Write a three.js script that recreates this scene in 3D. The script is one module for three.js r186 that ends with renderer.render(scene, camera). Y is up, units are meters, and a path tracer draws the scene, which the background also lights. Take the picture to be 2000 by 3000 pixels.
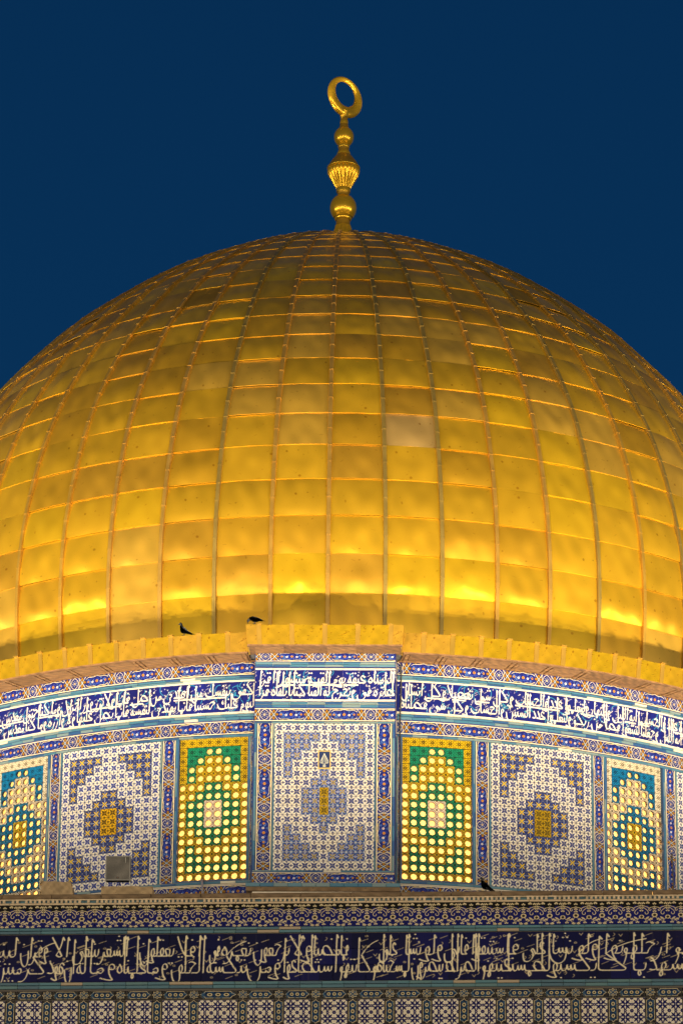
import * as THREE from 'three';
import { mergeGeometries } from 'three/addons/utils/BufferGeometryUtils.js';
import { ImprovedNoise } from 'three/addons/math/ImprovedNoise.js';

// ---------------------------------------------------------------- camera, sky, sun, exposure
const scene = new THREE.Scene();
const camera = new THREE.PerspectiveCamera(2 * Math.atan(1500 / 11298.2) * 180 / Math.PI, 2 / 3, 1, 3000);
{
  const al = 1.297445 * Math.PI / 180, D = 83.12321, yaw = -.020487 * Math.PI / 180, pit = 19.785667 * Math.PI / 180, roll = .557132 * Math.PI / 180, a = al + yaw;
  const F = new THREE.Vector3(-Math.sin(a) * Math.cos(pit), Math.sin(pit), -Math.cos(a) * Math.cos(pit));
  const R = F.clone().cross(new THREE.Vector3(0, 1, 0)).normalize(), U = R.clone().cross(F);
  const R2 = R.clone().multiplyScalar(Math.cos(roll)).addScaledVector(U, Math.sin(roll)), U2 = U.clone().multiplyScalar(Math.cos(roll)).addScaledVector(R, -Math.sin(roll));
  camera.position.set(D * Math.sin(al), 1.7, D * Math.cos(al));
  camera.quaternion.setFromRotationMatrix(new THREE.Matrix4().makeBasis(R2, U2, F.clone().negate()));
}
{ // clear dusk sky, a little paler towards the horizon
  const W = 256, H = 128, d = new Float32Array(W * H * 4);
  for (let j = 0; j < H; j++) {
    const up = Math.sin(((j + .5) / H - .5) * Math.PI), k = Math.exp(-3.2 * Math.max(up, 0)), b = up < 0 ? .35 : 1;
    for (let i = 0; i < W; i++) { const o = (j * W + i) * 4; d[o] = b * (.0009 + .0048 * k); d[o + 1] = b * (.0165 + .044 * k); d[o + 2] = b * (.062 + .106 * k); d[o + 3] = 1; }
  }
  const t = new THREE.DataTexture(d, W, H, THREE.RGBAFormat, THREE.FloatType);
  t.mapping = THREE.EquirectangularReflectionMapping; t.magFilter = THREE.LinearFilter; t.needsUpdate = true;
  scene.background = t; scene.environment = t;
}
const sun = new THREE.DirectionalLight(new THREE.Color(1, .82, .66), .02);   // what is left of the afterglow, behind the camera
sun.position.set(40, 14, 120); sun.castShadow = true; sun.shadow.radius = 25;
Object.assign(sun.shadow.camera, { left: -60, right: 60, top: 60, bottom: -60, far: 300 });
scene.add(sun);
const renderer = new THREE.WebGLRenderer({ antialias: true });
renderer.toneMapping = THREE.LinearToneMapping; renderer.toneMappingExposure = 1;
renderer.shadowMap.enabled = true;
const LAMP = new THREE.Color(1, .865, .63);                                  // the floodlights' warm white
const NEAR = 590, FAR = 3750;                                               // candela: roof floodlights, mast floodlights

// ---------------------------------------------------------------- helpers
const D2 = Math.PI / 180, V3 = (x, y, z) => new THREE.Vector3(x, y, z);
const taken = {};
function numbered(n) { const k = taken[n] = (taken[n] ?? -1) + 1; return k ? n + '_' + String(k).padStart(3, '0') : n; }
function tag(o, label, category, group, kind) { if (label) o.userData.label = label; if (category) o.userData.category = category; if (group) o.userData.group = group; if (kind) o.userData.kind = kind; return o; }
function thing(name, label, category, pos = [0, 0, 0], turn = 0, group) { const o = new THREE.Group(); o.name = numbered(name); o.position.set(...pos); o.rotation.y = turn; scene.add(o); return tag(o, label, category, group); }
function sub(name, parent) { const o = new THREE.Group(); o.name = numbered(name); parent.add(o); return o; }
function mesh(name, geo, mat, parent) { const m = new THREE.Mesh(geo, mat); m.name = numbered(name); m.castShadow = m.receiveShadow = true; (parent || scene).add(m); return m; }
const std = (c, rough = .6, metal = 0, more = {}) => new THREE.MeshStandardMaterial({ color: new THREE.Color(...c), roughness: rough, metalness: metal, ...more });
// quads and triangles gathered into one geometry
class Q {
  constructor() { this.p = []; this.u = []; this.n = []; }
  tri(a, b, c, ua = [0, 0], ub = [0, 0], uc = [0, 0], na, nb, nc) {
    if (!na) { const n = b.clone().sub(a).cross(c.clone().sub(a)).normalize(); na = nb = nc = n; }
    for (const v of [a, b, c]) this.p.push(v.x, v.y, v.z); for (const v of [na, nb, nc]) this.n.push(v.x, v.y, v.z); this.u.push(...ua, ...ub, ...uc); return this;
  }
  quad(a, b, c, d, ua = [0, 0], ub = [1, 0], uc = [1, 1], ud = [0, 1], n) { const [na, nb, nc, nd] = n || []; this.tri(a, b, c, ua, ub, uc, na, nb, nc); return this.tri(a, c, d, ua, uc, ud, na, nc, nd); }
  box(x0, x1, y0, y1, z0, z1) {
    const P = (i, j, k) => V3(i ? x1 : x0, j ? y1 : y0, k ? z1 : z0);
    const f = (a, b, c, d, w, h) => this.quad(a, b, c, d, [a.x + a.z, a.y], [a.x + a.z + w, a.y], [a.x + a.z + w, a.y + h], [a.x + a.z, a.y + h]);
    const X = x1 - x0, Y = y1 - y0, Z = z1 - z0;
    f(P(0, 0, 1), P(1, 0, 1), P(1, 1, 1), P(0, 1, 1), X, Y); f(P(1, 0, 0), P(0, 0, 0), P(0, 1, 0), P(1, 1, 0), X, Y);
    f(P(1, 0, 1), P(1, 0, 0), P(1, 1, 0), P(1, 1, 1), Z, Y); f(P(0, 0, 0), P(0, 0, 1), P(0, 1, 1), P(0, 1, 0), Z, Y);
    f(P(0, 1, 1), P(1, 1, 1), P(1, 1, 0), P(0, 1, 0), X, Z); f(P(0, 0, 0), P(1, 0, 0), P(1, 0, 1), P(0, 0, 1), X, Z);
    return this;
  }
  build() { const g = new THREE.BufferGeometry(); g.setAttribute('position', new THREE.Float32BufferAttribute(this.p, 3)); g.setAttribute('normal', new THREE.Float32BufferAttribute(this.n, 3)); g.setAttribute('uv', new THREE.Float32BufferAttribute(this.u, 2)); return g; }
}
const box = (x0, x1, y0, y1, z0, z1) => new Q().box(x0, x1, y0, y1, z0, z1).build();
// a chamfered tile, face at z = 0, reaching d behind it; uv = [u0, v0, u1, v1]
function slab(w, h, d, bev, uv = [0, 0, 1, 1]) {
  const q = new Q(), x = w / 2, y = h / 2, [u0, v0, u1, v1] = uv, fx = x - bev, fy = y - bev, U = (p) => [u0 + (u1 - u0) * (p.x / w + .5), v0 + (v1 - v0) * (p.y / h + .5)];
  const A = [V3(-fx, -fy, 0), V3(fx, -fy, 0), V3(fx, fy, 0), V3(-fx, fy, 0)], B = [V3(-x, -y, -bev), V3(x, -y, -bev), V3(x, y, -bev), V3(-x, y, -bev)], C = B.map((v) => V3(v.x, v.y, -d));
  q.quad(...A, ...A.map(U));
  for (let i = 0; i < 4; i++) { const j = (i + 1) % 4; q.quad(B[i], B[j], A[j], A[i], U(B[i]), U(B[j]), U(A[j]), U(A[i])); q.quad(C[i], C[j], B[j], B[i], U(B[i]), U(B[j]), U(B[j]), U(B[i])); }
  return q.build();
}
// a block bent round the axis, angles in degrees
function arc(r0, r1, t0, t1, y0, y1, n = 8) {
  const q = new Q(), P = (r, t, y) => V3(r * Math.sin(t), y, r * Math.cos(t)), N = (t, s) => V3(s * Math.sin(t), 0, s * Math.cos(t));
  for (let i = 0; i < n; i++) {
    const a = (t0 + (t1 - t0) * i / n) * D2, b = (t0 + (t1 - t0) * (i + 1) / n) * D2, ua = a * r1, ub = b * r1;
    q.quad(P(r1, a, y0), P(r1, b, y0), P(r1, b, y1), P(r1, a, y1), [ua, y0], [ub, y0], [ub, y1], [ua, y1], [N(a, 1), N(b, 1), N(b, 1), N(a, 1)]);
    q.quad(P(r0, b, y0), P(r0, a, y0), P(r0, a, y1), P(r0, b, y1), [ub, y0], [ua, y0], [ua, y1], [ub, y1], [N(b, -1), N(a, -1), N(a, -1), N(b, -1)]);
    q.quad(P(r1, a, y1), P(r1, b, y1), P(r0, b, y1), P(r0, a, y1), [ua, r1], [ub, r1], [ub, r0], [ua, r0]);
    q.quad(P(r0, a, y0), P(r0, b, y0), P(r1, b, y0), P(r1, a, y0), [ua, r0], [ub, r0], [ub, r1], [ua, r1]);
  }
  if (t1 - t0 < 359) for (const [t, s] of [[t0, 0], [t1, 1]]) { const a = t * D2, c = [P(r0, a, y0), P(r1, a, y0), P(r1, a, y1), P(r0, a, y1)]; if (s) c.reverse(); q.quad(...c, [0, y0], [r1 - r0, y0], [r1 - r0, y1], [0, y1]); }
  return q.build();
}
const onDrum = (m, r, deg, y, jz = 0) => { const t = deg * D2; m.position.set((r + jz) * Math.sin(t), y, (r + jz) * Math.cos(t)); m.rotation.y = t; return m; };
const noise = new ImprovedNoise();
// ---------------------------------------------------------------- lettering: a small pen-stroke Arabic hand
// Letter skeletons, baseline y = 0, up positive, x running in the writing direction; H is the ascender height.
const LET = {
  alef: { i: ['M-.8 h L0 H L.5 0', 1.5], f: ['M0 0 Q1.1 0 1 1.2 L.7 H L0 h', 1.5] },
  lam: { s: ['M-.8 h L0 H L.2 1 Q.3 0 1.6 0', 1.6], m: ['M0 0 L1.2 0 M0 h L.9 H L1 .8 Q1.1 0 2.2 0', 2.2], f: ['M0 0 L1.1 0 M.1 h L1 H L1.1 -.6 Q1.3 -3 3.6 -3 Q6 -2.9 6.2 -.4', 6.6], i: ['M-.8 h L0 H L.2 -.6 Q.4 -3 2.8 -3 Q5.2 -2.9 5.4 -.4', 5.8] },
  beh: { s: ['M0 2.4 Q.1 0 1.6 0', 1.6], m: ['M0 0 Q1 0 1 2.2 Q1.1 0 2.2 0', 2.2], f: ['M0 0 Q.9 0 1 1.4 Q1 -.6 4 -.5 Q7 -.4 7.4 1.8', 7.8], i: ['M0 2 Q.4 -.6 3.4 -.5 Q6.4 -.4 6.8 1.8', 7.2] },
  nun: { s: ['M0 2.4 Q.1 0 1.6 0', 1.6], m: ['M0 0 Q1 0 1 2.2 Q1.1 0 2.2 0', 2.2], f: ['M0 0 Q1 0 1 2 Q.8 -3.4 3.4 -3.3 Q5.8 -3 6 1.2', 6.4], i: ['M0 2 Q-.4 -3.4 2.4 -3.3 Q4.8 -3 5 1.2', 5.4] },
  yeh: { s: ['M0 2.4 Q.1 0 1.6 0', 1.6], m: ['M0 0 Q1 0 1 2.2 Q1.1 0 2.2 0', 2.2], f: ['M0 0 Q1.6 2.6 2.8 1.2 Q1 .2 1.6 -.8 Q3 -3 6.4 -2.6 Q8 -2.2 7.6 .2', 8], i: ['M3 2.4 Q.6 2.8 1.2 1 Q3 .4 2 -1 Q3 -3 6.4 -2.6 Q8 -2.2 7.6 .2', 8] },
  back: { f: ['M0 0 Q1.4 2 2.6 1.4 Q2.8 -1.2 .4 -1.3 L-11 -1.1', 3.2], i: ['M2.6 2.6 Q.4 2.6 1 1.2 Q2.8 -.8 .4 -1.3 L-11 -1.1', 3.2] },
  jim: { s: ['M3.6 3.4 Q2 4.2 .1 3 Q2.6 2 3.1 0 L4.4 0', 4.4], m: ['M0 0 L2.6 0 M4 3.4 Q2.4 4.2 .5 3 Q3 2 3.5 0 L4.8 0', 4.8], f: ['M3.8 3.2 Q2 4 .1 2.7 Q4.4 2 4.6 -1 Q4.2 -4.3 -.6 -3.9', 4.8], i: ['M3.8 3.2 Q2 4 .1 2.7 Q4.4 2 4.6 -1 Q4.2 -4.3 -.6 -3.9', 5] },
  dal: { i: ['M1.6 3.8 Q.2 2.4 -.1 .5 Q1 -.2 2.6 .3', 2.8], f: ['M0 0 L.4 .2 M2 4 Q.8 2.6 .4 .5 Q1.4 -.2 3 .3', 3.2] },
  reh: { i: ['M.4 2 Q.8 -.6 2.4 -1.9 Q3.6 -2.8 5 -2.6', 2.4], f: ['M0 0 Q.9 0 1.2 1.4 Q1.4 -1 3 -2.2 Q4.2 -2.9 5.4 -2.6', 2.8] },
  sin: { s: ['M0 2 Q.1 .2 1 .3 Q1.6 .4 1.7 1.9 Q1.8 .2 2.8 .3 Q3.3 .5 3.4 1.9 Q3.5 0 5 0', 5], m: ['M0 0 Q.9 0 1 2 Q1.1 .2 2 .3 Q2.6 .4 2.7 1.9 Q2.8 .2 3.8 .3 Q4.3 .5 4.4 1.9 Q4.5 0 6 0', 6], f: ['M0 0 Q.9 0 1 2 Q1.1 .2 2 .3 Q2.6 .4 2.7 1.9 Q2.8 .2 3.6 .3 Q4.2 -3.3 6.6 -3.2 Q9 -3 9 1', 9.4] },
  sad: { s: ['M0 .2 Q2.4 4 5 2.9 Q6.4 1.4 4 .1 L0 .1 M4 .1 Q5.8 0 5.9 1.9 Q6 0 7.2 0', 7.2], m: ['M0 0 L1 .2 Q3.4 4 6 2.9 Q7.4 1.4 5 .1 L0 0 M5 .1 Q6.8 0 6.9 1.9 Q7 0 8.2 0', 8.2] },
  tah: { s: ['M0 .2 Q2.4 4 5 2.9 Q6.4 1.4 4 .1 L0 .1 M.4 h L1.1 H L1.2 .2 M4 .1 L6.2 0', 6.2], m: ['M0 0 L1 .2 Q3.4 4 6 2.9 Q7.4 1.4 5 .1 L0 0 M1.4 h L2.1 H L2.2 .2 M5 .1 L7.2 0', 7.2] },
  ain: { s: ['M.7 3.3 Q2.4 4.7 3.1 3.1 Q3.1 1.7 1.5 1.3 Q-.5 .7 .2 .1 L4 0', 4], m: ['M0 0 L1 0 Q.2 1.8 .8 2.3 L2.8 2.4 Q3.2 1.4 1.8 0 L3.6 0', 3.6], f: ['M0 0 L1 0 Q.2 1.8 .8 2.3 L2.8 2.4 Q3 1.2 1.6 .2 Q3.8 -1 3.2 -3 Q1.8 -4.4 -1.6 -3.6', 4.4] },
  feh: { s: ['M2.1 1.4 Q.1 1 .3 2.4 Q1 3.8 2 2.7 Q2.6 .2 1.2 0 L3.6 0', 3.4], m: ['M0 0 L1.2 0 Q-.4 1.7 1 2.7 Q2.8 2.2 1.6 0 L3 0', 3], f: ['M0 0 L1.2 0 Q-.4 1.7 1 2.7 Q2.8 2.2 1.6 0 Q2 -.7 5 -.6 Q8 -.4 8.2 1.8', 8.4], i: ['M2.1 1.4 Q.1 1 .3 2.4 Q1 3.8 2 2.7 Q2.8 -.6 5 -.6 Q8 -.4 8.2 1.8', 8.4] },
  qaf: { f: ['M0 0 L1.2 0 Q-.4 1.7 1 2.7 Q2.6 2.2 1.8 .2 Q1.2 -3.4 3.6 -3.3 Q6 -3 6 1', 6.4], i: ['M2.1 1.4 Q.1 1 .3 2.4 Q1 3.8 2 2.7 Q2.6 -.4 1.6 -2 Q2.2 -3.6 4 -3.3 Q6 -3 6 1', 6.4] },
  kaf: { s: ['M-4 10.5 Q1.8 9.4 5.6 5.6 L1 .9 Q.6 0 2 0 L6.4 0', 6.4], m: ['M0 0 L1 0 M-3.4 10.5 Q2.4 9.4 6.2 5.6 L1.6 .9 Q1.2 0 2.6 0 L7 0', 7], f: ['M0 0 L1 0 M.2 h L1 H L1.1 .4 Q1.2 -.6 4 -.5 Q7 -.4 7.2 1.8 M2.8 2.4 Q4.4 2.6 3.4 4.2', 7.6], i: ['M-.6 h L.2 H L.3 .4 Q.4 -.6 3 -.5 Q6 -.4 6.2 1.8 M1.8 2.4 Q3.4 2.6 2.4 4.2', 6.6] },
  mim: { s: ['M2 1.2 Q.4 2.4 .2 1 Q.6 -.6 1.8 .4 Q2.2 1 2 0 L3.2 0', 3.2], m: ['M0 0 L1.4 0 Q.2 -1.6 1.4 -1.8 Q2.6 -1.2 1.6 0 L3 0', 3], f: ['M0 0 L1.2 0 Q.4 1.8 1.6 1.7 Q2.6 .8 1.4 0 Q.8 -.6 2.4 -3.6', 2.8], i: ['M2 1.6 Q.2 2 .4 .6 Q1 -.6 2 .6 Q2.2 -1 3.2 -3.4', 3.2] },
  heh: { s: ['M.2 2.8 Q2 4.6 3.8 2.2 Q4 -.4 1.6 .2 Q0 1.6 2.8 2.4 M2 .1 L4.8 0', 4.8], m: ['M0 0 L2.2 0 Q.2 1.4 1.4 2.6 Q3 2 2.4 0 Q1.8 -2.4 3.2 -1.8 Q3.8 -.8 2.4 0 L4 0', 4], f: ['M0 0 Q1.4 .2 1.3 2.8 Q3 2 2.8 .6 Q1.6 -.4 .9 .6', 3], i: ['M1.6 3 Q-.4 1.6 .4 .4 Q1.8 -.4 2.8 .8 Q2.8 2.2 1.2 2.8', 3.2] },
  waw: { i: ['M2 1.4 Q.1 .9 .3 2.3 Q1 3.7 2 2.5 Q2.6 -.2 .9 -2.2 Q2 -2.6 4.8 -1.6', 2.9], f: ['M0 0 L1.2 0 Q-.2 1.4 .9 2.6 Q2.4 2.4 2.1 .6 Q1.6 -1.6 .8 -2.2 Q2.4 -2.6 5 -1.6', 3.1] },
  la: { i: ['M-.6 h L.2 H Q.8 3 3.2 .6 Q2.2 -.4 .6 .2 Q2 2.4 5.2 H', 4.4], f: ['M0 0 L1 .1 Q1.4 .1 1.4 1 L1 H M1.2 .2 Q3 1.6 4.8 H', 4.4] },
};
const ARAB = { 'ا': 'alef', 'أ': 'alef', 'إ': 'alef', 'آ': 'alef', 'ل': 'lam', 'ب': 'beh1-', 'ت': 'beh2+', 'ث': 'beh3+', 'ن': 'nun1+', 'ي': 'yeh2-', 'ى': 'yeh', 'ے': 'back', 'ئ': 'yeh', 'ج': 'jim1-', 'ح': 'jim', 'خ': 'jim1+', 'د': 'dal', 'ذ': 'dal1+', 'ر': 'reh', 'ز': 'reh1+',
  'س': 'sin', 'ش': 'sin3+', 'ص': 'sad', 'ض': 'sad1+', 'ط': 'tah', 'ظ': 'tah1+', 'ع': 'ain', 'غ': 'ain1+', 'ف': 'feh1+', 'ق': 'qaf2+', 'ك': 'kaf', 'م': 'mim', 'ه': 'heh', 'ة': 'heh2+', 'و': 'waw' };
const NOJOIN = 'اأإآدذرزوةىے';
// One word as strokes: [path, dots, width]
function wordStrokes(word, H) {
  let x = 0; const paths = [], dots = [];
  for (let i = 0; i < word.length; i++) {
    const ch = word[i]; if (!ARAB[ch]) { x += 2; continue; }
    const prevJ = i > 0 && ARAB[word[i - 1]] && !NOJOIN.includes(word[i - 1]);
    let key = /^[a-z]+/.exec(ARAB[ch])[0], mark = ARAB[ch].slice(key.length), lig = false;
    if (ch === 'ل' && 'اأإآ'.includes(word[i + 1] || '#')) { key = 'la'; lig = true; }
    const nextJ = !lig && i + 1 < word.length && !!ARAB[word[i + 1]] && !NOJOIN.includes(ch);
    let form = prevJ ? (nextJ ? 'm' : 'f') : (nextJ ? 's' : 'i');
    let L = LET[key];
    if (key === 'qaf' && (form === 's' || form === 'm')) L = LET.feh;
    const g = L[form] || L.f || L.i || L.m || L.s;
    const n = { h: H - 1.1, H };
    const d = g[0].replace(/([hH])/g, (m) => n[m].toFixed(2));
    paths.push([d, x]);
    if (mark) {
      const c = +mark[0], up = mark[1] === '+', cx = x + Math.min(g[1] * .45, 3), y = up ? 5 : -2.2;
      const wide = { beh: form === 'f' || form === 'i' ? 3.6 : 1, nun: form === 'f' || form === 'i' ? 3 : 1 }[key] ?? 1.6;
      const bx = x + wide, by = up ? (key === 'reh' || key === 'dal' || key === 'beh' || key === 'nun' ? 4.2 : 5.4) : (key === 'jim' ? -1.6 : -2.4);
      if (c === 1) dots.push([bx, by]); else if (c === 2) dots.push([bx - .85, by], [bx + .85, by]); else dots.push([bx - .9, by], [bx + .9, by], [bx, by + 1.4]);
    }
    x += g[1] + (nextJ ? 0 : .7);
    if (lig) i++;
  }
  return { paths, dots, w: x };
}
// Draws a word with its right edge at xr, scaled to reach xl; unit = size of one pen dot in pixels.
function drawWord(g, word, xr, xl, base, unit, H, pen, colour, dotColour) {
  const s = wordStrokes(word, H), sx = (xr - xl) / s.w;
  g.save(); g.translate(xr, base); g.scale(-1, 1); g.strokeStyle = colour; g.fillStyle = dotColour || colour; g.lineCap = 'round'; g.lineJoin = 'round';
  const nib = [-.5, -.17, .17, .5];
  for (const [d, x] of s.paths) {
    const p = new Path2D(d.replace(/-?[\d.]+ -?[\d.]+/g, (m) => { const [a, b] = m.split(' ').map(Number); return ((x + a) * sx).toFixed(1) + ' ' + (-b * unit).toFixed(1); }));
    g.lineWidth = pen * .5;
    for (const k of nib) { g.save(); g.translate(k * pen * .62, k * pen * .85); g.stroke(p); g.restore(); }
  }
  for (const [x, y] of s.dots) { const r = pen * .72; g.save(); g.translate(x * sx, -y * unit); g.rotate(.7); g.fillRect(-r, -r, 2 * r, 2 * r); g.restore(); }
  g.restore();
}

// The inscription of the parapet: [word, right edge, left edge (hundredths of a metre), tier 0 lower / 1 upper, ascender]
const WALLTEXT = 'بما 785 737 0 9|كانوا 745 651 1 9|وتكلمنا 718 618 0 14|أيديهم 651 572 1 7|وتشهد 615 534 0 9|أرجلهم 568 494 1 7|بما 534 509 0 14|كا 509 451 0 9|نوا 499 463 1 9|يكسبو 458 384 0 5|ن 411 378 1 6|ولو 461 423 1 8|نشاء 421 379 1 8|لطمسنا 386 317 0 14|على 379 341 1 9|عينهم 326 277 0 7|فا 339 314 1 9|ستبقوا 314 261 1 8|الصراط 277 222 0 14|فانى 261 219 1 9|يبصرون 221 169 0 5|ولو 221 187 1 8|نشاء 187 154 1 8|لمسخنا 169 125 0 14|هم 129 109 0 5|على 150 119 1 9|مكانتهم 120 57 0 7|فما 75 60 1 9|استطا 57 -8 0 14|عوا -5 -30 0 9|مضيا 62 17 1 8|ولا 18 -17 1 9|يرجعون -17 -77 1 6|ومن -30 -88 0 5|نعمره -77 -127 1 5|ننكسه -83 -149 0 7|في -125 -144 1 6|الخلق -149 -205 0 14|أفلا -155 -194 1 9|يعقلون -197 -255 1 7|وما -205 -244 0 9|علمناه -240 -289 0 14|الشعر -269 -314 1 9|وما -287 -334 0 9|ينبغي -314 -359 1 7|له -334 -352 0 14|ان -352 -371 0 9|هو -367 -387 0 6|الا -362 -389 1 9|ذكر -384 -434 0 7|وقران -394 -441 1 9|مبين -434 -484 0 6|لينذر -444 -498 1 8|من -486 -516 0 5|كان -501 -543 1 9|حيا -518 -559 0 9|ويحق -566 -624 0 9|القول -610 -668 1 9|على -654 -712 0 9|الكفرين -698 -756 1 9|اولم -742 -800 0 9|يروا -786 -844 1 9|انا -830 -888 0 9|خلقنا -874 -932 1 9|لهم -918 -976 0 9|اليوم 1015 949 0 9|نختم 969 903 1 9|على 923 857 0 9|افواههم 877 811 1 9';
const DRUMTEXT = { // lower and upper rows of each stretch, written from right to left
  left: ['ليوم عليك حسيبا فانما يهتدى لنفسه فانما يضل عليها ولا وازرة وما كنا معذبين حتى نبعث رسولا واذا اردنا ان نهلك قرية', 'كفى بنفسك من اهتدى من ضل فانما ولا تزر وزر اخرى وما كنا حتى معذبين نهلك قرية امرنا مترفيها ففسقوا فيها فحق'],
  pier: ['طائره فى ونخرج له القيا كتابا يلقاه قرا', 'الزمناه عنقه يوم القيمة منشورا اقرا'],
  right: ['وجعلنا الليل والنهار ايتين فمحونا اية الليل وجعلنا لتبتغوا فضلا من ربكم ولتعلموا عدد السنين والحساب وكل شى فصلناه', 'بالشر دعاه بالخير اية النهار مبصرة عدد والحساب اية الليل والنهار ولتعلموا عدد والحساب وكل شى تفصيلا وكل انسان'],
};
function marks(g, rnd, x0, x1, y0, y1, n, s, colour) {      // vowel signs between the letters
  g.strokeStyle = colour; g.lineCap = 'round'; g.lineWidth = s * .28;
  for (let i = 0; i < n; i++) {
    const x = x0 + (x1 - x0) * rnd(), y = y0 + (y1 - y0) * rnd(), k = rnd();
    g.beginPath();
    if (k < .45) { g.moveTo(x - s, y + s * .55); g.lineTo(x + s, y - s * .55); } else if (k < .65) { g.moveTo(x - s * .5, y - s * .5); g.lineTo(x, y + s * .4); g.lineTo(x + s * .5, y - s * .6); }
    else if (k < .85) { g.arc(x, y, s * .32, 0, 7); } else { g.moveTo(x, y - s * .5); g.quadraticCurveTo(x + s * .7, y, x - s * .2, y + s * .8); }
    g.stroke();
  }
}
// ---------------------------------------------------------------- printed glazes, drawn once each
function rng(seed) { let a = seed >>> 0; return () => { a = (a + 0x6d2b79f5) | 0; let t = Math.imul(a ^ (a >>> 15), 1 | a); t = (t + Math.imul(t ^ (t >>> 7), 61 | t)) ^ t; return ((t ^ (t >>> 14)) >>> 0) / 4294967296; }; }
const CAN = {};
function canvas(name, w, h, draw) { const c = document.createElement('canvas'); c.width = w; c.height = h; const g = c.getContext('2d'); draw(g, w, h); CAN[name] = c; return c; }
function grime(g, w, h, rnd, n, colours, smin, smax) {      // small flecks: chips, mortar dust, crazing
  for (let i = 0; i < n; i++) { g.globalAlpha = .1 + .35 * rnd(); g.fillStyle = colours[Math.floor(rnd() * colours.length)]; const s = smin + (smax - smin) * rnd() ** 3; g.beginPath(); g.ellipse(rnd() * w, rnd() * h, s, s * (.4 + rnd()), rnd() * 3, 0, 7); g.fill(); }
  g.globalAlpha = 1;
}
const flower = (g, x, y, r, n, petal, eye, edge) => {
  g.fillStyle = petal;
  for (let i = 0; i < n; i++) { const a = i / n * 2 * Math.PI; g.beginPath(); g.arc(x + r * .62 * Math.cos(a), y + r * .62 * Math.sin(a), r * .36, 0, 7); g.fill(); }
  g.fillStyle = edge || petal; g.beginPath(); g.arc(x, y, r * .52, 0, 7); g.fill();
  g.fillStyle = eye; g.beginPath(); g.arc(x, y, r * .28, 0, 7); g.fill();
};
const poly = (g, pts, fill, stroke, lw) => { g.beginPath(); pts.forEach(([x, y], i) => (i ? g.lineTo(x, y) : g.moveTo(x, y))); g.closePath(); if (fill) { g.fillStyle = fill; g.fill(); } if (stroke) { g.strokeStyle = stroke; g.lineWidth = lw; g.stroke(); } };
const COBALT = '#141a66', INK = '#10123e', CREAM = '#dacbaa', OCHRE = '#c98a1c', SKY = '#5f92cc', TURQ = '#2f8ea8';

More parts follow.
